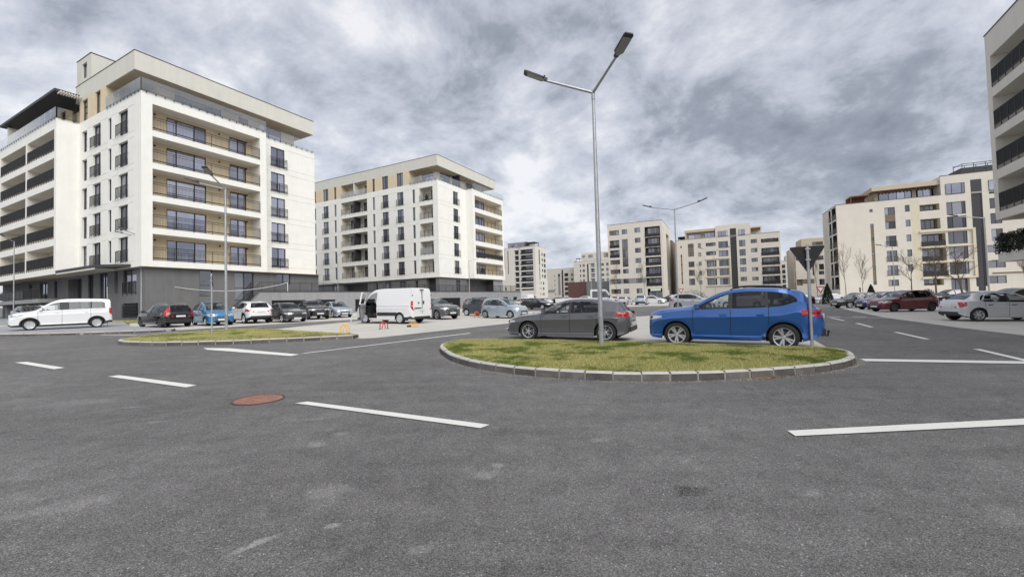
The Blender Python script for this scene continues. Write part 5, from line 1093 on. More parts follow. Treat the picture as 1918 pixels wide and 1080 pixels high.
WHEELS = {}
def wheel_meshes(r, style, w=.21):
    key = (round(r, 3), style)
    if key in WHEELS: return WHEELS[key]
    n = 36; rr = r*(.70 if style != 'steel' else .62)
    ty = MB(); ty.lathe([(rr, -w*.46), (r*.90, -w*.5), (r*.975, -w*.42), (r, -w*.28), (r, w*.28), (r*.975, w*.42), (r*.90, w*.5), (rr, w*.46), (rr*.98, 0)], n, 'y', closed=True)
    tme = ty.mesh('tyre', [P['rubber']], 40)
    rm = MB(); rm.lathe([(rr*1.01, w*.40), (rr*1.0, w*.47), (rr*.93, w*.44), (rr*.90, w*.30), (rr*.9, -w*.3)], n, 'y', m=0)
    y0, y1 = w*.24, w*.40
    def spoke(a, wi, wo, ri=.10, ro=.93, m=0, tw=0.0):
        ca, sa = math.cos(a), math.sin(a); ca2, sa2 = math.cos(a+tw), math.sin(a+tw)
        def p(rad, lat, y, c_, s_): return (rad*c_-lat*s_, y, rad*s_+lat*c_)
        i = len(rm.v); q = []
        for rad, wd, c_, s_, yy in ((rr*ri, wi, ca, sa, y1-.012), (rr*ro, wo, ca2, sa2, y1)):
            q += [p(rad, -wd, y0, c_, s_), p(rad, wd, y0, c_, s_), p(rad, wd*.85, yy, c_, s_), p(rad, -wd*.85, yy, c_, s_)]
        rm.v += q
        for f in ((0, 1, 5, 4), (1, 2, 6, 5), (2, 3, 7, 6), (3, 0, 4, 7), (0, 3, 2, 1), (4, 5, 6, 7)): rm.f.append(tuple(i+k for k in f)); rm.m.append(m)
    if style == 'amg':
        for k in range(5):
            a = 2*math.pi*k/5+.3; spoke(a-.10, .012, .012, .12, .95, 0, -.12); spoke(a+.10, .012, .012, .12, .95, 0, .12); spoke(a, .03, .05, .15, .9, 1)
    elif style == 'double':
        for k in range(5):
            a = 2*math.pi*k/5+.31; spoke(a-.13, .021, .028, .14, .95, 0, -.05); spoke(a+.13, .021, .028, .14, .95, 0, .05)
    elif style == 'five':
        for k in range(5): spoke(2*math.pi*k/5+.3, .05, .062)
    elif style == 'seven':
        for k in range(7): spoke(2*math.pi*k/7, .032, .04)
    elif style == 'cap':
        for k in range(6): spoke(2*math.pi*k/6+.2, .055, .10, .05, .95)
    else:
        for k in range(8): spoke(2*math.pi*k/8, .03, .045, .3, .95)
    rm.lathe([(rr*.17, y0), (rr*.17, y1-.006), (rr*.13, y1+.004), (.001, y1+.004)], 16, 'y')
    rmats = [P['rim'], P['rimd']] if style in ('amg', 'double', 'five', 'seven', 'cap') else [P['rimd'], P['rimd']]
    if style == 'dark': rmats = [P['rimd'], P['rubber']]
    rme = rm.mesh('rim', rmats, 30)
    br = MB(); br.lathe([(.001, w*.10), (rr*.92, w*.10), (rr*.92, -w*.3), (.001, -w*.3)], 20, 'y'); br.lathe([(.001, w*.14), (rr*.60, w*.14), (rr*.6, w*.1)], 24, 'y', m=1)
    bme = br.mesh('wheel', [P['plastic'], P['rimd']], 30)
    WHEELS[key] = (bme, tme, rme); return WHEELS[key]

def build_car(name, label, cat, tname, paintm, x, y, heading, dz=0.0, L=None, W=None, H=None, wheel='five', group=None, clad=False, rails=False,
              lod=0, glass='carglass', rearglass=None, open_door=None, xshift=0.0, tow=False, plate_f=True, badge=False, lower=None, stat=False, kind_seats=3, cargo=False, loc=None):
    t = T[tname]; L = L or t['L']; W = W or t['W']; H = H or t['H']; sx, sy, sz = L/t['L'], W/t['W'], H/t['H']
    rad = t['r']*(sx+sz)/2
    top = pchip([(a*sx, b*sz) for a, b in t['top']]); belt = pchip([(a*sx, b*sz) for a, b in t['belt']]); wtf = pchip([(a*sx, b*sz) for a, b in t['wt']])
    lowf = pchip([(a*sx, b*sz) for a, b in t['low']]); wpf = pchip([(a*sx, b*sy) for a, b in t['wp']]); rwf = pchip([(a*sx, b*sy) for a, b in t['rw']])
    XF, XR = t['xf']*sx, t['xr']*sx; Ra = rad*1.17; w0, w1 = t['w'][0]*sx, t['w'][1]*sx
    doors = [d*sx for d in t['doors']]; pil = [(a*sx, b*sx) for a, b in t['pil']]; ws = (t['ws'][0]*sx, t['ws'][1]*sx); rg = tuple(v*sx for v in t['rgl']) if t['rgl'] else None
    wtx0, wtx1 = t['wt'][0][0]*sx, t['wt'][-1][0]*sx
    # root, tilted with the ground
    cz = G(x, y)+dz; h = R(heading); d = Vector((math.cos(h), math.sin(h), 0)); d.z = GX*d.x+GY*d.y; d.normalize(); nz = Vector((-GX, -GY, 1)).normalized(); ly = nz.cross(d)
    root = thing(name, label, cat, (x, y, cz), 0, group); root.rotation_euler = Matrix((d, ly, nz)).transposed().to_euler()
    # columns
    cols = set()
    stp = .11 if lod == 0 else .24
    n = int(L/stp)
    for k in range(n+1): cols.add(round(L*k/n, 3))
    for q in (.015, .04, .08, .15, .25, L-.015, L-.04, L-.09, L-.16): cols.add(round(q, 3))
    for xw in (XF, XR):
        m_ = 12 if lod == 0 else 6
        for k in range(m_+1): cols.add(round(xw-Ra*math.cos(math.pi*k/m_), 3))
        cols.add(round(xw-Ra*1.002, 3)); cols.add(round(xw+Ra*1.002, 3))
    gv = .014
    feats = [w0, w1, ws[0], ws[1]]+[v for p_ in pil for v in p_]+(list(rg) if rg else [])
    if lod == 0:
        for dd in doors: feats += [dd-gv/2, dd+gv/2]
    cl = sorted(cols)
    cl = [c_ for c_ in cl if all(abs(c_-f_) > .022 for f_ in feats) or c_ in (0.0, round(L, 3))]
    cl = sorted(set(cl+[round(f_, 4) for f_ in feats]))
    TL = [0, .115, .155, .40, .74, .775, 1.0]
    zs0, = (lowf(L*.5),)
    def yside(X, z):
        zb = min(belt(X), top(X)-.035); yb = wpf(X)
        u = (z-zs0)/max(.05, zb-zs0)
        if z <= zb:
            u = min(max(u, -.3), 1.0)
            prof = np.interp(u, [-.3, 0, .115, .155, .34, .56, .74, .775, .90, 1.0], [-.09, -.05, -.018, -.046, -.038, -.014, .0, -.021, -.022, -.036])
            return yb+prof*sy
        zr = max(zb+.02, top(X)-.035*sz); yr = min(rwf(X), yb-.05)
        return np.interp(z, [zb, zr], [yb-.038*sy, yr])
    def section(X):
        zl = lowf(X)
        for xw in (XF, XR):
            if abs(X-xw) < Ra: zl = max(zl, rad+math.sqrt(max(0, Ra*Ra-(X-xw)**2)))
        zt = top(X); zb = min(belt(X), zt-.035); zl = min(zl, zb-.04)
        rows = []; zn = min(lowf(X), zb-.04)
        for q_, tt in enumerate(TL):
            z = max(zl, zn+(zb-zn)*tt) if q_ < 6 else zb
            z = min(z, zb); rows.append((yside(X, z), z))
        zr = max(zb+.02, zt-.035*sz)
        zw = min(max(wtf(X), zb+.006), zr-.004) if wtx0 <= X <= wtx1 else zb+(zr-zb)*.8
        if X < w0 or X > w1: zw = min(zw, zr-.004)
        zw = max(zw, zb+.004); rows.append((yside(X, zw), zw)); yr = yside(X, zr); rows.append((yr, zr))
        rows.append((yr*.93, zr+(zt-zr)*.45)); rows.append((yr*.5, zr+(zt-zr)*.9)); rows.append((0, zt)); return rows
    secs = [section(X) for X in cl]; NR = len(secs[0])
    groov = set()
    if lod == 0:
        for i in range(len(cl)-1):
            if any(abs((cl[i]+cl[i+1])/2-dd) < gv*.6 for dd in doors): groov.add(i)
    def P3(i, j, s, ins=0.0):
        yv, z = secs[i][j]; return (L/2-cl[i], s*max(0, yv-ins), z)
    body = MB(); bw = body; parts = {}
    def get(k):
        if k not in parts: parts[k] = MB()
        return parts[k]
    def in_win(X): return w0 < X < w1 and not any(a <= X <= b for a, b in pil)
    nd = len(doors)-1
    for i in range(len(cl)-1):
        X = (cl[i]+cl[i+1])/2
        for s in (1, -1):
            for j in range(NR-1):
                q = [P3(i, j, s), P3(i+1, j, s), P3(i+1, j+1, s), P3(i, j+1, s)]
                if abs(q[0][2]-q[3][2]) < 1e-5 and abs(q[1][2]-q[2][2]) < 1e-5 and abs(q[0][1]-q[3][1]) < 1e-5: continue
                if s < 0: q = q[::-1]
                if j == 6 and in_win(X):
                    k = ('win', s, next((a for a in range(nd) if doors[a] < X < doors[a+1]), nd)) if lod == 0 else ('win', 0, nd)
                    e = .010
                    q = [(a, b-math.copysign(e, b), c_) for a, b, c_ in q]; get(k).quad(*q); continue
                if j >= 9 and ws[0] < X < ws[1]: get(('ws',)).quad(*[(a, b, c_-.008) for a, b, c_ in q]); continue
                if rg and j >= 9 and rg[0] < X < rg[1]: get(('rg',)).quad(*[(a+.012, b, c_-.004) for a, b, c_ in q]); continue
                if i in groov and 1 <= j <= 5:
                    e = .014; q = [(a, b-math.copysign(e, b), c_) for a, b, c_ in q]; body.quad(*q, 1); continue
                if lod == 0 and 1 <= j <= 6 and doors[0] < X < doors[-1]:
                    a_ = next((a for a in range(nd) if doors[a] <= X < doors[a+1]), nd-1)
                    if j <= 5 or (j == 6 and in_win(X)): get(('door', s, a_)).quad(*q); continue
                if j == 6 and w0-.02 < X < w1 and any(a <= X <= b for a, b in pil): body.quad(*q, 1); continue
                mm = 0
                if clad is True and j == 0: mm = 1
                if lower and j <= 1 and (X > XR+Ra or X < XF-Ra): mm = 1
                body.quad(*q, mm)
    for i, s_ in ((0, 1), (len(cl)-1, -1)):
        for j in range(NR-2):
            a, b, c_, e = P3(i, j, 1), P3(i, j+1, 1), P3(i, j+1, -1), P3(i, j, -1)
            body.quad(*((a, e, c_, b) if i else (a, b, c_, e)), 1 if (lower and j <= 1) else 0)
    body.build('body', [paintm, P['plastic']], root, 24, recalc=False)
    gm_front = P[glass]; gm_rear = P[rearglass or glass]
    doorobj = {}
    for k, mb in parts.items():
        if k[0] == 'door':
            if open_door and (k[1], k[2]) == open_door[:2]:
                hx = L/2-doors[k[2]]; hy = k[1]*wpf(doors[k[2]])
                mb.v = [(a-hx, b-hy, c_) for a, b, c_ in mb.v]
                inn = MB(); inn.v = [(a, b-k[1]*.055, c_) for a, b, c_ in mb.v]; inn.f = list(mb.f); inn.m = list(mb.m)
                o = mb.build('door', paintm, root, 24, (hx, hy, 0), (0, 0, k[1]*R(open_door[2])*-1), recalc=False); inn.build('door_lining', P['lgrey'], o, 28)
                o['label'] = 'front door swung wide open'
                doorobj[k[1:]] = (o, (hx, hy))
            else: doorobj[k[1:]] = (mb.build('door', paintm, root, 24, recalc=False), (0, 0))
    for k, mb in parts.items():
        if k[0] == 'win':
            g_ = gm_front if k[2] == 0 else gm_rear
            if k[1:] in doorobj:
                o, (hx, hy) = doorobj[k[1:]]
                if hx or hy: mb.v = [(a-hx, b-hy, c_) for a, b, c_ in mb.v]
                mb.build('side_window', g_, o, 40, recalc=False)
            else: mb.build('side_window', g_, root, 40, recalc=False)
        elif k[0] == 'ws': mb.build('windscreen', gm_front, root, 40, recalc=False)
        elif k[0] == 'rg': mb.build('rear_window', gm_rear, root, 40, recalc=False)
    # handles
    if lod == 0:
        for (s, a_), (o, (hx, hy)) in doorobj.items():
            if open_door and (s, a_) == open_door[:2]: continue
            X = doors[a_+1]-.13*sx-.06; z = t['hand']*sz; b = MB(); yv = yside(X, z)
            b.box(L/2-X-.09, s*(yv+.002), z-.013, L/2-X+.09, s*(yv+.030), z+.013); b.build('handle', P['chrome'] if badge else (paintm if not stat else P['plastic']), o)
    # wheels and arch liners
    wm = wheel_meshes(rad, wheel if lod == 0 else 'cap')
    for xw in (XF, XR):
        for s in (1, -1):
            yo = wpf(xw)-.115*sy-.03
            wo = link('wheel', wm[0], root, (L/2-xw, s*yo, rad), (0, random.random()*1.2, 0 if s > 0 else math.pi))
            link('tyre', wm[1], wo); link('rim', wm[2], wo)
    un = MB()
    for xw in (XF, XR):
        for s in (1, -1):
            m_ = 12
            for k in range(m_):
                a0, a1 = math.pi*k/m_, math.pi*(k+1)/m_; q = []
                for a_ in (a0, a1):
                    X = xw-Ra*math.cos(a_); z = rad+Ra*math.sin(a_); yv = yside(min(max(X, 0), L), z)-.004; q.append((L/2-X, s*yv, z, s*.30*W))
                un.quad(q[0][:3], q[1][:3], (q[1][0], q[1][3], q[1][2]), (q[0][0], q[0][3], q[0][2]))
            un.poly([(L/2-xw+Ra*math.cos(math.pi*k/12), s*.305*W, rad+Ra*math.sin(math.pi*k/12)) for k in range(13)]+[(L/2-xw-Ra, s*.305*W, rad*.6), (L/2-xw+Ra, s*.305*W, rad*.6)])
    zz0 = zs0+.02
    un.box(-L/2+XR*0+(L-XR)+Ra, -W*.44, zz0, L/2-XF-Ra, W*.44, zz0+.14); un.box(-L/2+.25, -W*.30, zz0+.02, L/2-.2, W*.30, zz0+.18)
    un.build('underbody', P['plastic'], root)
    if clad:
        for xw in (XF, XR):
            for s in (1, -1):
                b = MB(); m_ = 16
                for k in range(m_):
                    q = []
                    for a_ in (math.pi*k/m_, math.pi*(k+1)/m_):
                        for rr_, e in ((Ra*.99, .004), (Ra+.06, .010)):
                            X = xw-rr_*math.cos(a_); z = rad+rr_*math.sin(a_); q.append((L/2-X, s*(yside(X, z)+e), z))
                    b.quad(q[0], q[1], q[3], q[2])
                b.build('arch_trim', P['plastic'] if clad is True else paintm, root, 30)
    # lamps
    def side_patch(x0, x1, za, zb, e=.008, nx=8, nz=3, tap=0.0):
        ms = []
        for s in (1, -1):
            b = MB()
            for i in range(nx):
                for j in range(nz):
                    q = []
                    for a_, c_ in ((i, j), (i+1, j), (i+1, j+1), (i, j+1)):
                        X = x0+(x1-x0)*a_/nx; f_ = a_/nx; lo = za+(zb-za)*tap*max(0, f_) if x0 < L/2 else za+(zb-za)*tap*max(0, 1-f_); hi = zb
                        z = lo+(hi-lo)*c_/nz; q.append((L/2-X, s*(yside(X, z)+e), z))
                    b.quad(*(q if s > 0 else q[::-1]))
            ms.append(b)
        return ms
    a0, a1, z0, z1 = t['h0']; z0, z1 = z0*sz, z1*sz
    for s, b in zip((1, -1), side_patch(.004, a1*sx, z0, z1, tap=.55)):
        yv = yside(0, (z0+z1)/2); b.quad((L/2+.006, s*yv, z0), (L/2+.006, s*(yv-.10), z0+.02), (L/2+.006, s*(yv-.10), z1-.01), (L/2+.006, s*yv, z1))
        o = b.build('headlight', P['head'], root, 40)
        if lod == 0:
            k_ = MB()
            for X in (.10, .22): k_.lathe([(.001, .0), (.045, .0), (.05, -.01)], 14, 'y'); 
            for v_i in range(len(k_.v)): pass
            X = .14*sx; z = (z0+z1)/2+.015; yv = yside(X, z); k2 = MB(); k2.tube((L/2-X, s*(yv-.01), z), (L/2-X+.012, s*(yv+.014), z), .04, .034, 14); k2.build('projector', P['plastic'], o)
    a0, a1, z0, z1 = t['t0']; z0, z1 = z0*sz, z1*sz
    for s, b in zip((1, -1), side_patch(a0*sx, min(a1*sx, L-.003), z0, z1, tap=.35)):
        yv = yside(L, z0*.5+z1*.5); b.quad((-L/2-.006, s*yv, z0), (-L/2-.006, s*(yv-.12), z0), (-L/2-.006, s*(yv-.12), min(z1, top(L)-.01) if top(L) > z0+.05 else z0+.06), (-L/2-.006, s*yv, min(z1, top(L)-.01) if top(L) > z0+.05 else z0+.06))
        o = b.build('tail_light', P['tail'], root, 40)
        if lod == 0:
            zc2 = z0+(z1-z0)*.42
            for q in side_patch((a0+.12*(a1-a0))*sx+.05, min(a1*sx, L-.003), zc2, zc2+.045*sz, e=.013)[0 if s > 0 else 1:][:1]: q.build('reflector', P['taild'] if tname != 'panelvan' else P['whitep'], o, 40)
    # front and rear fittings
    gw, ga, gb = t['grille']; ga, gb = ga*sz, gb*sz; b = MB()
    zcap0, zcap1 = lowf(0)+.02, top(0)-.02
    b.box(L/2-.02, -gw, ga, L/2+.012, gw, min(gb, zcap1), 0)
    for k in range(4): z = ga+(min(gb, zcap1)-ga)*(k+.5)/4; b.box(L/2+.01, -gw*.98, z-.006, L/2+.018, gw*.98, z+.006, 1)
    b.build('grille', [P['plastic'], P['chrome'] if lod == 0 else P['rimd']], root)
    if badge: b = MB(); b.tube((L/2+.012, 0, (ga+gb)/2), (L/2+.024, 0, (ga+gb)/2), .06, .055, 16); b.build('badge', P['chrome'], root)
    b = MB(); b.box(L/2-.03, -gw*1.1, max(.20*sz, zcap0-.02), L/2+.008, gw*1.1, max(.2*sz, zcap0-.02)+.10*sz); b.build('bumper_intake', P['plastic'], root)
    if plate_f: b = MB(); b.box(L/2, -.26, ga-.10, L/2+.024, .26, ga+.01); b.build('number_plate', P['plate'], root)
    zr_ = {'hatch': .52, 'suv': .80, 'mpv': .62, 'wagon': .66, 'notch': .66, 'van5': .80, 'panelvan': .78}[tname]*sz
    b = MB(); b.box(-L/2-.022, -.26, zr_, -L/2+.02, .26, zr_+.11); b.build('number_plate', P['plate'], root)
    b = MB(); b.box(-L/2-.012, -W*.36, lowf(L)-.06, -L/2+.10, W*.36, lowf(L)+.09); b.build('bumper_trim', P['plastic'], root)
    # mirrors
    for s in (1, -1):
        X = doors[0]+.13*sx; z = belt(X)+.085; yv = yside(X, z); b = MB()
        if open_door and s == open_door[0]: continue
        b.box(L/2-X-.02, s*(yv-.02), z-.075, L/2-X+.03, s*(yv+.06), z-.035, 1)
        pr_ = [(-.02, -.065), (.045, -.06), (.085, -.03), (.09, .03), (.06, .065), (-.02, .07)]
        i0 = len(b.v); b.prism([(L/2-X+a, z+c_) for a, c_ in pr_], s*(yv+.035), s*(yv+.21), 0, axis='y')
        b.build('wing_mirror', [paintm if not stat else P['plastic'], P['plastic']], root, 35)
    if rails:
        for s in (1, -1):
            b = MB(); X0, X1 = ws[1]+.1, (rg[0] if rg else w1)-.25; m_ = 8
            pts = [(L/2-(X0+(X1-X0)*k/m_), s*(rwf(X0+(X1-X0)*k/m_)-.03), top(X0+(X1-X0)*k/m_)+(.045 if 0 < k < m_ else -.02)) for k in range(m_+1)]
            for p_, q in zip(pts, pts[1:]): b.tube(p_, q, .016, n=6)
            b.build('roof_rail', P['plastic'] if rails == 'dark' else P['galv'], root, 40)
    if tow:
        b = MB(); b.tube((-L/2+.1, 0, .36), (-L/2-.10, 0, .36), .02, n=8); b.tube((-L/2-.10, 0, .34), (-L/2-.12, 0, .46), .02, n=8); b.tube((-L/2-.12, 0, .44), (-L/2-.12, 0, .50), .03, n=10); b.build('tow_bar', P['plastic'], root)
    # cabin
    fl_z = zs0+.16; sw_ = W*.24
    if lod == 0:
        b = MB(); X = ws[0]+.10; b.box(L/2-X-.42, -W*.40, fl_z, L/2-X, W*.40, belt(X)-.05); b.box(L/2-w1+.05, -W*.40, fl_z-.02, L/2-X-.4, W*.40, fl_z+.03); b.build('dashboard', P['plastic'], root)
        b = MB(); Xs = X+.48; m_ = 14
        for k in range(m_):
            q0, q1 = 2*math.pi*k/m_, 2*math.pi*(k+1)/m_; f_ = lambda q: (L/2-Xs+.06*math.sin(q), sw_+.18*math.cos(q), belt(X)-.02+.17*math.sin(q)); b.tube(f_(q0), f_(q1), .016, n=6)
        b.tube((L/2-Xs, sw_, belt(X)-.02), (L/2-Xs+.2, sw_, belt(X)-.12), .03, n=6); b.build('steering_wheel', P['plastic'], root)
        sm = P['seatm']
        def seat(Xc, yc, wd, mt):
            b = MB(); zb = belt(Xc); x_ = L/2-Xc
            b.box(x_-.22, yc-wd, fl_z+.08, x_+.25, yc+wd, fl_z+.25)
            b.prism([(x_-.18, fl_z+.2), (x_-.05, fl_z+.2), (x_-.19, zb+.10), (x_-.30, zb+.10)], yc-wd*.92, yc+wd*.92, axis='y')
            for yy in ((yc,) if wd < .4 else (yc-wd*.5, yc+wd*.5)): b.box(x_-.31, yy-.13, zb+.12, x_-.22, yy+.13, min(zb+.30, top(Xc)-.1))
            b.build('seat', mt, root, 30)
        Xs2 = doors[0]+(doors[1]-doors[0])*.70
        seat(Xs2, sw_, .23, P['brownseat'] if open_door else sm); seat(Xs2, -sw_, .23, sm)
        if nd > 1: seat(doors[1]+(doors[2]-doors[1])*.80, 0, W*.36, sm)
        if cargo: b = MB(); b.box(L/2-doors[1]-.12, -W*.375, fl_z, L/2-doors[1]-.06, W*.375, top(doors[1])-.22); b.build('bulkhead', P['lgrey'], root)
    else:
        b = MB(); b.box(L/2-w1+.15, -W*.36, fl_z, L/2-ws[0]-.15, W*.36, belt(L/2)+.02); b.build('dashboard', P['plastic'], root)
    return root
PG = 'parked cars in the near lots'
c_grey = paint('grey_paint', (0.115, 0.115, 0.125), .25, .26); c_blue = paint('blue_paint', (0.030, 0.125, 0.41), .5, .26); c_white = paint('white_paint', (0.74, 0.75, 0.76), 0, .35)
c_black = paint('black_paint', (0.010, 0.010, 0.012), .2, .25); c_lblue = paint('light_blue_paint', (0.035, 0.20, 0.42), .35, .3); c_dgrey = paint('dark_grey_paint', (0.055, 0.055, 0.062), .4, .3)
c_silver = paint('silver_paint', (0.58, 0.60, 0.63), .35, .33); c_ice = paint('ice_blue_paint', (0.40, 0.47, 0.54), .45, .33); c_red = paint('dark_red_paint', (0.13, 0.006, 0.010), .3, .28)
c_navy = paint('navy_paint', (0.012, 0.022, 0.12), .35, .28); c_slate = paint('slate_blue_paint', (0.045, 0.055, 0.07), .4, .3)
build_car('hatchback_car', 'dark grey hatchback parked beside the grass island, just left of the blue crossover', 'car', 'hatch', c_grey, 2.05, 15.48, 155, .006, wheel='amg', group=PG, rearglass='carglassd', badge=False)
build_car('crossover_car', 'bright blue crossover with alloy wheels parked behind the grass island and give way sign', 'car', 'suv', c_blue, 6.38, 12.72, 149, .0, L=4.42, H=1.68, wheel='double', group=PG, rearglass='carglassd', rails='dark', tow=True, clad='body')
build_car('family_van', 'white high roofed family van parked on the kerbed pavement at far left', 'car', 'van5', c_white, -27.7, 26.6, 228, .13, wheel='cap', group=PG, clad=True, lower=True)
build_car('estate_car', 'black estate car seen from behind at the left end of the row', 'car', 'wagon', c_black, -23.2, 28.8, 150.5, .006, L=4.4, wheel='dark', group=PG, rails=True, rearglass='carglassd', lower=True)
build_car('minivan_car', 'light blue small minivan facing the camera between the black estate and the white crossover', 'car', 'mpv', c_lblue, -20.75, 29.9, 321, .006, wheel='seven', group=PG)
build_car('crossover_car', 'white crossover seen from behind in the left parking row', 'car', 'suv', c_white, -19.6, 32.3, 138, .006, L=4.45, W=1.78, wheel='five', group=PG, rearglass='carglassd', clad=True, lower=True)
build_car('hatchback_car', 'dark grey hatchback facing out beside the white crossover in the left row', 'car', 'hatch', c_dgrey, -17.2, 32.9, 318, .006, L=4.05, W=1.72, H=1.45, wheel='five', group=PG)
build_car('crossover_car', 'black crossover with roof bars facing out between the dark hatchback and silver saloon', 'car', 'suv', c_black, -17.2, 37.3, 309, .006, L=4.3, W=1.8, H=1.64, wheel='dark', group=PG, clad=True, rails='dark')
build_car('saloon_car', 'silver saloon facing out at the end of the left row behind the open van door', 'car', 'notch', c_ice, -16.4, 40.3, 310, .006, L=4.5, W=1.77, H=1.45, wheel='five', group=PG)
van = build_car('panel_van', 'white panel van standing with its cab door open on the light concrete', 'van', 'panelvan', c_white, -7.9, 28.5, 151.7, .006, wheel='cap', open_door=(1, 0, 62), cargo=True, lower=True, stat=True)
vx = -4.96/2
b = MB(); b.box(vx-.012, -.012, .62, vx+.05, .012, 2.0); b.build('door_seam', P['plastic'], van)
for s_ in (1, -1):
    for z in (.95, 1.75): b = MB(); b.box(vx-.012, s_*.90-.04, z, vx+.03, s_*.90+.03, z+.05); b.build('hinge', P['plastic'], van)
b = MB(); b.box(vx-.035, -.16, 1.22, vx+.02, -.08, 1.42); b.build('handle', P['plastic'], van); b = MB(); b.box(vx-.03, .30, 1.26, vx+.02, .38, 1.34); b.build('lock', P['plastic'], van)
b = MB(); b.box(vx-.03, .12, .95, vx+.02, .72, 1.0); b.build('plate_lamp', P['plastic'], van)
b = MB(); b.box(vx-.02, -.14, 2.08, vx+.08, .14, 2.14); b.build('brake_lamp', P['taild'], van)
for s_ in (1, -1):
    b = MB(); b.box(-1.25, s_*1.005-.02, .52, .38, s_*1.005+.025, .72); b.build('side_moulding', P['plastic'], van)
    b = MB(); b.box(-2.3, s_*1.012-.02, 1.12, .35, s_*1.012+.006, 1.15); b.build('side_rib', c_white, van)
dr = next(o for o in van.children if o.name.startswith('door') and o.get('label'))
gl = next(o for o in dr.children if o.name.startswith('side_window')); vs_ = [v.co.copy() for v in gl.data.vertices]
b = MB(); xs_ = sorted({round(v.x, 3) for v in vs_}); topl = [max((v for v in vs_ if round(v.x, 3) == x_), key=lambda v: v.z) for x_ in xs_]; botl = [min((v for v in vs_ if round(v.x, 3) == x_), key=lambda v: v.z) for x_ in xs_]
for ln in (topl, botl):
    for p_, q_ in zip(ln, ln[1:]): b.tube(p_, q_, .04, n=6)
b.tube(topl[0], botl[0], .05, n=6); b.tube(topl[len(topl)*2//3], botl[len(topl)*2//3], .025, n=6); b.build('window_frame', c_white, dr, 50)
build_car('crossover_car', 'metallic grey crossover facing out, half hidden behind the white panel van', 'car', 'suv', c_grey, -5.95, 33.4, 315, .006, L=4.41, W=1.83, wheel='amg', group=PG, badge=True)
build_car('compact_car', 'slate blue compact car half hidden behind the pale silver hatchback', 'car', 'mpv', c_slate, -2.48, 37.8, 325, .006, L=4.0, W=1.75, H=1.55, wheel='cap', group=PG)
build_car('compact_car', 'pale silver small hatchback facing right on the concrete lot behind the grey hatchback', 'car', 'mpv', c_ice, -0.62, 32.8, 322, .006, L=3.7, W=1.69, H=1.50, wheel='seven', group=PG)
build_car('hatchback_car', 'silver five door hatchback cut by the right edge, seen from its rear quarter', 'car', 'notch', c_silver, 23.46, 20.9, 348, .006, wheel='seven', group=PG, stat=True)
build_car('hatchback_car', 'dark red tall hatchback parked on the right lot between navy and silver cars', 'car', 'mpv', c_red, 28.9, 32.1, 183, .006, L=4.36, W=1.8, H=1.56, wheel='dark', group=PG, rearglass='carglassd')
build_car('compact_car', 'navy blue small car just behind the dark red car on the right lot', 'car', 'mpv', c_navy, 30.95, 36.1, 180, .006, L=3.95, W=1.72, H=1.48, wheel='dark', group=PG)
build_car('coupe_car', 'black low car with bright wheels farthest left in the right lot row', 'car', 'notch', c_black, 32.4, 40.6, 180, .006, L=4.35, W=1.76, H=1.42, wheel='seven', group=PG)
build_car('crossover_car', 'silver grey crossover seen from behind over the bonnet of the blue crossover', 'car', 'suv', c_silver, 18.2, 43.3, 323, .006, L=4.6, W=1.85, H=1.66, wheel='amg', group=PG, rearglass='carglassd')

# ------------------------------------------------------------------ street lamps
def lamp_head(root, p, az, tilt, sc=1.0):
    T_ = Matrix.Translation(p) @ Matrix.Rotation(az, 4, 'Z') @ Matrix.Rotation(-tilt, 4, 'Y')
    b = MB(); out_ = [(-.02, -.05), (.06, -.06), (.14, -.13), (.62, -.13), (.665, -.10), (.665, .10), (.62, .13), (.14, .13), (.06, .06), (-.02, .05)]
    b.prism([(x*sc, y*sc) for x, y in out_], -.008, .032); b.box(-.02*sc, -.05*sc, .032, .20*sc, .05*sc, .065); b.tube((.09*sc, 0, .06), (.09*sc, 0, .12), .03, .03, 8)
    b.v = [tuple(T_ @ Vector(v)) for v in b.v]; h = b.build('lamp_head', P['lampbody'], root)
    l = MB(); l.prism([(x*sc, y*sc) for x, y in ((.05, -.045), (.14, -.112), (.56, -.118), (.56, .118), (.14, .112), (.05, .045))], -.016, -.009); l.v = [tuple(T_ @ Vector(v)) for v in l.v]; l.build('lens', P['lens'], h)
def street_lamp(label, x, y, h, arms, r=.065, rt_=.04, tag_=False, group='galvanised street lamps', lean=0.0):
    t = thing('street_lamp', label, 'street lamp', (x, y, G(x, y)), 0, group)
    b = MB(); b.tube((0, 0, -.05), (0, 0, h*.38), r, r*.92, 12); b.tube((0, 0, h*.38), (0, 0, h*.97), r*.92, rt_, 12, cap=False); b.tube((0, 0, h*.97), (0, 0, h+.05), rt_*1.2, rt_*1.2, 12); b.build('pole', P['galv'], t, 40)
    b = MB(); b.tube((0, 0, -.03), (0, 0, .04), r*1.7, r*1.5, 12); b.build('base_plate', P['galv'], t, 40)
    b = MB(); b.box(-.04, -r*.98, .55, .04, -r*.80, .95); b.build('service_door', P['steel'], t)
    for az, ln, dz in arms:
        a = R(az); la = ln-.62; e = Vector((math.cos(a)*la, math.sin(a)*la, h+dz*.8)); b = MB(); b.tube((0, 0, h-.02), e, .040, .034, 10); b.build('arm', P['galv'], t, 40)
        lamp_head(t, e, a, math.atan2(dz*.55, .62))
    return t
street_lamp('tall galvanised twin arm street lamp standing in the near grass island', 2.42, 11.90, 7.22, ((180, 1.92, .45), (-72, 1.84, .40)), .068, .042)
street_lamp('twin arm street lamp standing in the smaller left grass island', -14.5, 21.87, 7.33, ((-84, 1.82, .42), (-175, 1.9, .38)))
street_lamp('twin arm street lamp beside the grey base of the white block at left', -33.14, 38.56, 7.6, ((-100, 1.9, .4), (-171, 2.1, .35)))
street_lamp('twin arm street lamp rising over the bonnet of the blue crossover', 12.3, 32.08, 7.9, ((158, 2.25, .4), (-28, 2.25, .4)))
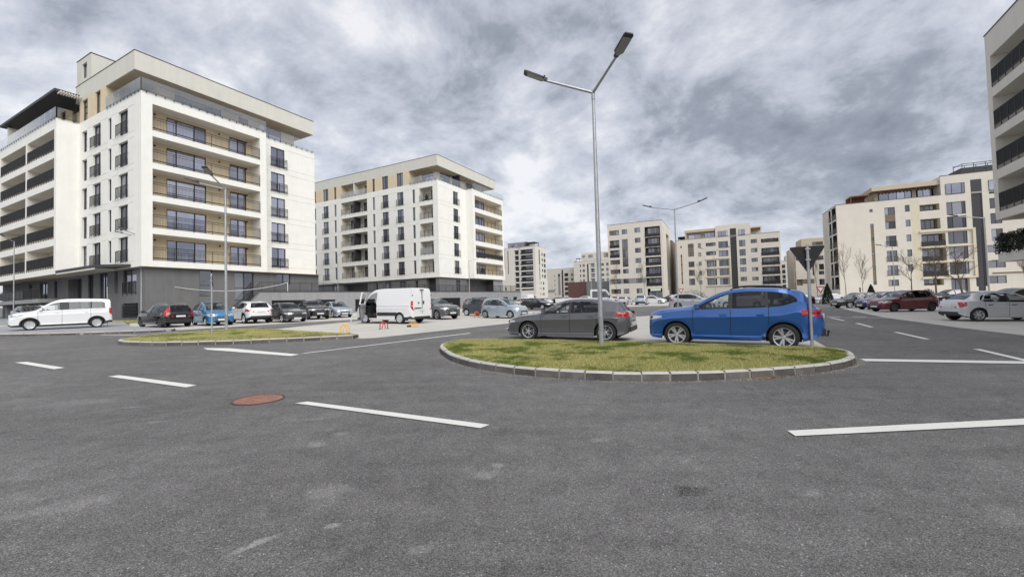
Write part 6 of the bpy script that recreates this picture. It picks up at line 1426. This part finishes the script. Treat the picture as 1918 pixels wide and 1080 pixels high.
street_lamp('single arm street lamp in front of the dark stair strip at right', 43.1, 39.04, 8.0, ((160, 2.5, .4),))
street_lamp('thin street lamp at the far left edge before the wing balconies', -52.0, 45.0, 8.3, ((-70, 2.0, .4),), .055)
street_lamp('slim street lamp in front of the podium wall left of the panel van', -24.2, 60.0, 7.9, ((87, 1.8, .45), (8, 1.4, .3)), .055)
street_lamp('slim street lamp before the corner of the second white block', -6.2, 63.0, 7.0, ((20, 2.0, .5),), .055)
street_lamp('slim street lamp beside the end of the podium wall', 1.05, 55.8, 7.9, ((-60, 2.0, .4), (120, 2.0, .4)), .055)
street_lamp('street lamp with two spreading arms before the striped cream block', 30.0, 63.7, 7.9, ((-168, 2.6, .42), (-20, 2.6, .5)), .05)
street_lamp('short armed street lamp rising behind the dark red car', 55.1, 62.2, 7.9, ((152, 1.9, .35), (120, 1.9, .45)), .05)
street_lamp('plain grey lamp pole behind the white truck near the hall', 13.6, 74.0, 7.0, ((90, 1.2, .2),), .05)

# ------------------------------------------------------------------ signs
def tri_sign(name, label, x, y, h, size, ang, dz=0.0, group=None, pr=.03, frame=True, top=None):
    t = thing(name, label, 'road sign', (x, y, G(x, y)+dz), R(ang), group)     # front of the sign faces local +x
    b = MB(); b.tube((0, 0, -.05), (0, 0, h+.04), pr, pr, 10); b.build('post', P['galv'], t, 40)
    hh = size*.866; w = size/2; rr = .035
    def tri(s_): return [(-w*s_, h-hh*(1-s_)*.33), (w*s_, h-hh*(1-s_)*.33), (0, h-hh*(.33+.67*s_))]
    def rounded(pts, r_):
        out_ = []
        for i in range(3):
            p = Vector(pts[i]); a = (Vector(pts[i-1])-p).normalized(); c_ = (Vector(pts[(i+1) % 3])-p).normalized()
            for k in range(5): f_ = k/4; out_.append(tuple(p+(a*(1-f_)**2+c_*f_**2)*r_*2.0))
        return out_
    b = MB(); b.prism(rounded(tri(1), rr), pr+.005, pr+.02, axis='x'); b.build('sign_plate', P['sign_back'], t)
    b = MB(); b.prism(rounded(tri(.98), rr), pr+.0205, pr+.0235, axis='x'); b.build('red_border', P['red'], t)
    b = MB(); b.prism(rounded(tri(.62), rr*.6), pr+.0236, pr+.026, axis='x'); b.build('white_field', P['whitep'], t)
    for q in (.10, .50):
        b = MB(); b.box(-pr-.012, -.055, h-hh*q-.018, pr+.006, .055, h-hh*q+.018); b.build('clamp', P['galv'], t)
    return t
tri_sign('give_way_sign', 'black back of a triangular give way sign on a post beside the blue crossover', 7.56, 10.98, 2.69, .80, 68, pr=.036)
tri_sign('give_way_sign', 'edge on road sign on a thin post in the left grass island', -11.98, 17.2, 2.66, .62, 34, pr=.03)
tri_sign('give_way_sign', 'edge on small road sign on a post beside the white family van', -27.94, 29.78, 2.6, .5, 45, dz=.1, pr=.03)
tri_sign('give_way_sign', 'small red and white give way sign seen right of the black sign', 38.2, 53.5, 2.2, .95, -118)
tri_sign('give_way_sign', 'small red give way sign beside the lamp pole over the blue bonnet', 22.5, 57.5, 2.3, .75, -112)

# ------------------------------------------------------------------ parking barriers
def hoop(label, x, y, w, h, m, ang=0, group='folding parking barriers', inner=True, lean=0.0, name='parking_barrier'):
    t = thing(name, label, 'parking barrier', (x, y, G(x, y)+.006), R(ang), group); t.rotation_euler = (R(lean), 0, R(ang))
    b = MB(); pts = [(-w/2, 0, 0), (-w/2, 0, h*.55)]+[(-w/2*math.cos(math.pi*k/8), 0, h*.55+h*.45*math.sin(math.pi*k/8)) for k in range(1, 8)]+[(w/2, 0, h*.55), (w/2, 0, 0)]
    for p, q in zip(pts, pts[1:]): b.tube(p, q, .028, n=8)
    b.build('hoop', m, t, 40)
    if inner:
        b = MB(); b.tube((-w*.2, .0, h*.35), (0, .0, h*.9), .02, n=6); b.tube((w*.2, .0, h*.35), (0, .0, h*.9), .02, n=6); b.tube((-w*.2, .05, .0), (-w*.2, .0, h*.36), .02, n=6); b.tube((w*.2, .05, .0), (w*.2, .0, h*.36), .02, n=6); b.build('strut', m, t, 40)
    for s in (-1, 1):
        b = MB(); b.box(s*w/2-.06, -.05, 0, s*w/2+.06, .05, .015); b.build('foot', P['rail'], t)
hoop('yellow hooped parking barrier standing by the tip of the left island', -7.81, 20.08, .38, .42, P['yellow'], 20, inner=True)
hoop('red parking barrier standing in front of the white panel van', -6.74, 22.56, .42, .36, P['red'], 40)
hoop('orange parking barrier in front of the slate blue compact car', -2.9, 34.6, .36, .45, P['orange'], 15)
hoop('orange red parking barrier at the nose of the pale silver hatchback', 1.55, 31.6, .36, .40, P['red'], 60)
hoop('pale weathered parking barrier between the silver saloon and the open van door', -10.6, 29.3, .7, .55, P['whitep'], 10, inner=False)
t = thing('parking_barrier', 'folded yellow parking barrier lying flat near the rear wheel of the panel van', 'parking barrier', (-5.48, 23.88, G(-5.48, 23.88)+.006), R(-25), 'folding parking barriers')
for k in range(3):
    b = MB(); b.box(-.26, -.04, 0, .26, .04, .03); o = b.build('plate', P['yellow'], t, None, (0, k*.14-.14, .08+.05*k), (R(0), R(14), R(18)))
b = MB(); b.box(-.30, -.22, 0, -.16, -.02, .09); b.build('foot', P['rail'], t)

# cable, board and far left odds and ends
cb = MB(); p0, p1 = Vector((-33.05, 38.5, 4.42)), Vector((-24.6, 47.3, 4.35)); prev = None
for k in range(25):
    f_ = k/24; p = p0.lerp(p1, f_); p.z -= 1.05*4*f_*(1-f_)*.9
    if prev is not None: cb.tube(prev, p, .02, n=5)
    prev = p
cb.tube(p1, (p1.x, p1.y, 3.4), .03, n=6)
tag(cb.build('cable', P['whitep'], None, 40), 'white sagging cable hung from the lamp to the podium terrace', 'cable')
t = thing('notice_board', 'pale board standing behind the bonnet of the white family van', 'board', (-43.6, 40.0, G(-43.6, 40)+.12), R(40))
b = MB(); b.box(-1.0, -.03, .75, 1.0, .03, 1.45); b.build('panel', P['whitep'], t)
for s in (-1, 1): b = MB(); b.box(s*.9-.04, -.08, 0, s*.9+.04, -.03, 1.5); b.build('post', P['steel'], t)

# ------------------------------------------------------------------ trees and shrubs
def bare_tree(label, x, y, h, seed, spread=.5, trunk=.07, group='bare young trees', lean=(0, 0), low=.3, dense=1.0, name='bare_tree'):
    rn = random.Random(seed); t = thing(name, label, 'tree', (x, y, G(x, y)), 0, group); tk = MB(); br = MB()
    def grow(p, d, ln, r, lv, mb):
        n = 3; q = p
        for k in range(n):
            d2 = (d+Vector((rn.uniform(-.09, .09), rn.uniform(-.09, .09), rn.uniform(-.02, .10)))).normalized(); q2 = q+d2*ln/n; mb.tube(q, q2, r*(1-.22*k), r*(1-.22*(k+1)), 5 if lv else 8, cap=False)
            if lv < 5 and (lv > 0 or k >= 0):
                for _ in range(2 if lv < 1 else int(rn.uniform(1, (2.6 if lv < 3 else 1.9)*dense))):
                    a = rn.uniform(0, 6.28); s_ = rn.uniform(.55, 1.0)*spread*1.5; dd = (d2+Vector((math.cos(a)*s_, math.sin(a)*s_, rn.uniform(0, .25)))).normalized(); grow(q2, dd, ln*rn.uniform(.45, .66), max(r*.5, .006), lv+1, br)
            q = q2; d = d2
    d0 = Vector((lean[0], lean[1], 1)).normalized(); base = Vector((0, 0, 0)); tk.tube((0, 0, -.1), d0*(h*low), trunk, trunk*.8, 8); grow(d0*(h*low), d0, h*(1-low)*.8, trunk*.8, 0, tk)
    tk.build('trunk', P['bark'], t, 60); br.build('branches', P['bark'], t, 60)
bare_tree('slender bare tree before the blank wall of the cream block at right', 51.0, 66.0, 6.8, 3, .35, .06)
bare_tree('smaller thin bare tree just right of the slender one by the blank wall', 54.0, 66.5, 5.2, 5, .35, .05)
bare_tree('thin bare sapling at the corner of the cream block behind the give way sign', 47.0, 66.5, 6.0, 8, .3, .05)
bare_tree('bushy bare tree with a spreading brown crown behind the dark red car', 53.5, 54.5, 5.4, 11, .75, .11, low=.36, dense=1.3)
bare_tree('bare tree with spreading branches behind the silver hatchback roof', 44.5, 42.5, 4.4, 17, .8, .10, lean=(-.18, 0), low=.35, dense=1.2)
bare_tree('bare young tree at the far right edge by the balcony block', 45.8, 38.5, 4.6, 23, .5, .06, low=.35)
bare_tree('bare tree before the second right crown of the red car', 49.5, 53.5, 4.8, 29, .6, .08, low=.4)
for i, (x, y, h, lb) in enumerate(((24.5, 101, 6.5, 'thin bare tree before the left windows of the corner block'), (32.5, 106, 6.8, 'thin bare tree between the corner block windows and its dark balconies'), (41.5, 95, 5.5, 'thin bare tree by the right side of the corner block'), (77.0, 99, 6.5, 'thin bare tree between the striped block and the sign'))): bare_tree(lb, x, y, h, 40+i, .35, .05)
def conifer(label, x, y, h, r, seed):
    rn = random.Random(seed); t = thing('conifer', label, 'shrub', (x, y, G(x, y)), 0, 'dark conifers'); b = MB(); b.tube((0, 0, 0), (0, 0, h*.8), .05, .02, 6); b.build('trunk', P['bark'], t)
    b = MB()
    for k in range(3600):
        z = h*(rn.random()**.8); rad = r*(1-z/h)**.75*(.55+.45*rn.random()); a = rn.uniform(0, 6.28); p = Vector((rad*math.cos(a), rad*math.sin(a), z)); s_ = rn.uniform(.05, .11)
        v1 = Vector((rn.uniform(-1, 1), rn.uniform(-1, 1), rn.uniform(0, 1.4))).normalized()*s_; v2 = Vector((rn.uniform(-1, 1), rn.uniform(-1, 1), rn.uniform(-.5, .5))).normalized()*s_*.6; b.quad(tuple(p-v1), tuple(p+v2), tuple(p+v1), tuple(p-v2))
    b.build('crown', P['leaf'], t)
conifer('dark cone shaped conifer standing against the blank cream wall', 52.6, 63.3, 2.5, .85, 1)
conifer('dark conifer right beside the small red give way sign', 40.0, 54.8, 2.6, .8, 2)
def shrub(label, x, y, w, d, h, seed, m):
    rn = random.Random(seed); t = thing('shrub', label, 'shrub', (x, y, G(x, y)), 0, 'low shrubs'); b = MB()
    for k in range(12): a = rn.uniform(0, 6.28); b.tube((0, 0, 0), (math.cos(a)*w*.4, math.sin(a)*d*.4, h*.8), .02, .008, 5)
    b.build('stems', P['bark'], t); b = MB()
    for k in range(1600):
        u = Vector((rn.gauss(0, 1), rn.gauss(0, 1), abs(rn.gauss(0, 1)))).normalized()*(rn.random()**.35); p = Vector((u.x*w/2, u.y*d/2, u.z*h)); s_ = rn.uniform(.04, .1)
        v1 = Vector((rn.uniform(-1, 1), rn.uniform(-1, 1), rn.uniform(-1, 1))).normalized()*s_; v2 = Vector((rn.uniform(-1, 1), rn.uniform(-1, 1), rn.uniform(-1, 1))).normalized()*s_; b.quad(tuple(p-v1), tuple(p+v2), tuple(p+v1), tuple(p-v2))
    b.build('foliage', m, t)
lf2 = mat('grey_green_foliage', (0.10, 0.105, 0.075), .8, vary=.4, vscale=6)
shrub('grey green shrub mass at the foot of the striped cream block', 39.0, 93, 6.5, 2.5, 2.6, 3, lf2)
shrub('dark rounded shrub by the entrance of the right cream block', 63.0, 65.5, 2.2, 2, 1.8, 4, P['leaf'])

# ------------------------------------------------------------------ vehicles further off
PF = 'cars parked far off between the blocks'
def far(label, tn, pm_, x, y, hd, L=None, W=None, H=None, name='car_far', cat='car', wheel='five', dz=.006, **k):
    build_car({'hatch': 'hatchback_car', 'suv': 'crossover_car', 'mpv': 'compact_car', 'wagon': 'estate_car', 'notch': 'saloon_car', 'panelvan': 'panel_van', 'van5': 'family_van'}[tn], label, cat, tn, pm_, x, y, hd, dz, L=L, W=W, H=H, lod=1, glass='farglass', group=PF, **k)
far('black car half hidden at the far left picture edge', 'hatch', c_black, -41.5, 37.2, 330, dz=.13)
far('black hatchback beyond the pale silver hatchback near the lamp pole', 'hatch', c_black, 3.2, 55.2, 322)
far('white estate parked behind the black hatchback by the tower', 'wagon', c_white, 1.5, 69.0, 150)
far('white van backed up to the foot of the white tower', 'panelvan', c_white, 3.6, 92.0, 60)
for i, (px, lab, tn, c_) in enumerate(((7.0, 'white saloon in the distant row left of the white truck', 'notch', c_white), (10.0, 'black saloon in the distant row behind the white truck', 'notch', c_black), (13.0, 'silver hatchback in the distant row behind the white truck', 'hatch', c_silver), (16.2, 'white crossover in the distant row by the red hall', 'suv', c_white), (19.6, 'grey saloon in the distant row before the grey shed', 'notch', c_dgrey), (23.0, 'silver estate in the distant row before the grey shed', 'wagon', c_silver))): far(lab, tn, c_, px, 96+i*.9, 150 if i % 2 else 330)
far('grey hatchback parked before the corner block, behind the grey car boot', 'hatch', c_silver, 19.2, 73.5, 60)
far('pale blue grey crossover seen from behind before the corner block', 'suv', c_ice, 20.8, 69.5, 68)
far('white saloon parked before the dark balconies of the corner block', 'notch', c_white, 25.3, 77.0, 320, H=1.5)
far('black crossover right of the white saloon before the corner block', 'suv', c_black, 29.2, 80.0, 165)
far('dark red saloon behind the white saloon at the corner block entrance', 'notch', c_red, 29.0, 90.0, 150)
far('grey saloon by the lamp before the corner block side', 'notch', c_dgrey, 31.0, 75.5, 330)
far('white tall van whose roof just shows over the blue crossover', 'van5', c_white, 24.0, 45.5, 155, H=2.0)
far('light grey estate parked before the shrubs of the striped block', 'wagon', c_silver, 35.0, 85.0, 150)
far('dark saloon behind the post of the give way sign', 'notch', c_black, 37.5, 57.2, 168)
far('silver coupe right of the give way post on the far side of the street', 'notch', c_silver, 42.3, 58.2, 182, H=1.34)
far('white hatchback behind the silver coupe before the blank wall', 'hatch', c_white, 48.0, 60.5, 180)
far('grey saloon behind the black low car on the right lot', 'notch', c_dgrey, 37.0, 46.0, 180)
far('dark green estate behind the navy car on the right lot', 'wagon', c_slate, 36.2, 42.5, 180)
far('grey hatchback behind the dark red car near the bare tree', 'hatch', c_grey, 42.5, 47.5, 180)
far('silver crossover whose roof shows over the silver hatchback', 'suv', c_silver, 34.5, 29.8, 170)
far('black car at the right edge behind the silver hatchback', 'suv', c_black, 36.4, 30.6, 170)
far('dark hatchback beside the entrance of the right cream block', 'mpv', c_black, 53.0, 52.5, 175)

# white crew cab truck
t = thing('flatbed_truck', 'white crew cab flatbed truck beyond the roof of the grey hatchback', 'truck', (9.2, 50.5, G(9.2, 50.5)), R(-8), None)
b = MB(); prof = [(-.1, .62), (2.55, .62), (2.62, 1.15), (2.35, 1.30), (1.75, 2.18), (1.55, 2.28), (.02, 2.30), (-.1, 2.24)]
b.prism(prof, -.92, .92, axis='y'); b.build('cab', c_white, t, 30)
for s in (-1, 1):
    b = MB(); y0, y1 = sorted((s*.915, s*.935)); b.prism([(.12, 1.35), (.72, 1.35), (.72, 2.08), (.12, 2.08)], y0, y1, axis='y'); b.build('side_window', P['farglass'], t)
    b = MB(); b.prism([(.95, 1.35), (2.12, 1.35), (1.66, 2.05), (.95, 2.08)], y0, y1, axis='y'); b.build('side_window', P['farglass'], t)
    b = MB(); b.box(2.0, s*.95-.02, 1.3, 2.1, s*1.15+.02 if s > 0 else s*1.15-.02, 1.6); b.build('wing_mirror', P['plastic'], t)
    b = MB(); b.box(2.56, s*.75-.14, .80, 2.63, s*.75+.14, 1.0); b.build('headlight', P['head'], t)
b = MB(); b.quad((2.32, -.82, 1.36), (2.32, .82, 1.36), (1.79, .80, 2.14), (1.79, -.80, 2.14)); b.v = [(x+.02, y, z+.02) for x, y, z in b.v]; b.build('windscreen', P['farglass'], t)
b = MB(); b.box(-4.1, -1.0, .86, -.18, 1.0, .98); b.build('flatbed', c_white, t)
for s in (-1, 1): b = MB(); b.box(-4.1, s*1.0-.02, .98, -.18, s*1.0+.02, 1.36); b.build('dropside', c_white, t)
b = MB(); b.box(-4.12, -1.0, .98, -4.06, 1.0, 1.36); b.build('tailboard', c_white, t)
b = MB(); b.box(-4.0, -.45, .5, 2.3, .45, .86); b.build('chassis', P['plastic'], t)
wm = wheel_meshes(.34, 'cap')
for X in (1.7, -2.7):
    for s in (1, -1): o = link('wheel', wm[0], t, (X, s*.8, .34), (0, .4, 0 if s > 0 else math.pi)); link('tyre', wm[1], o); link('rim', wm[2], o)
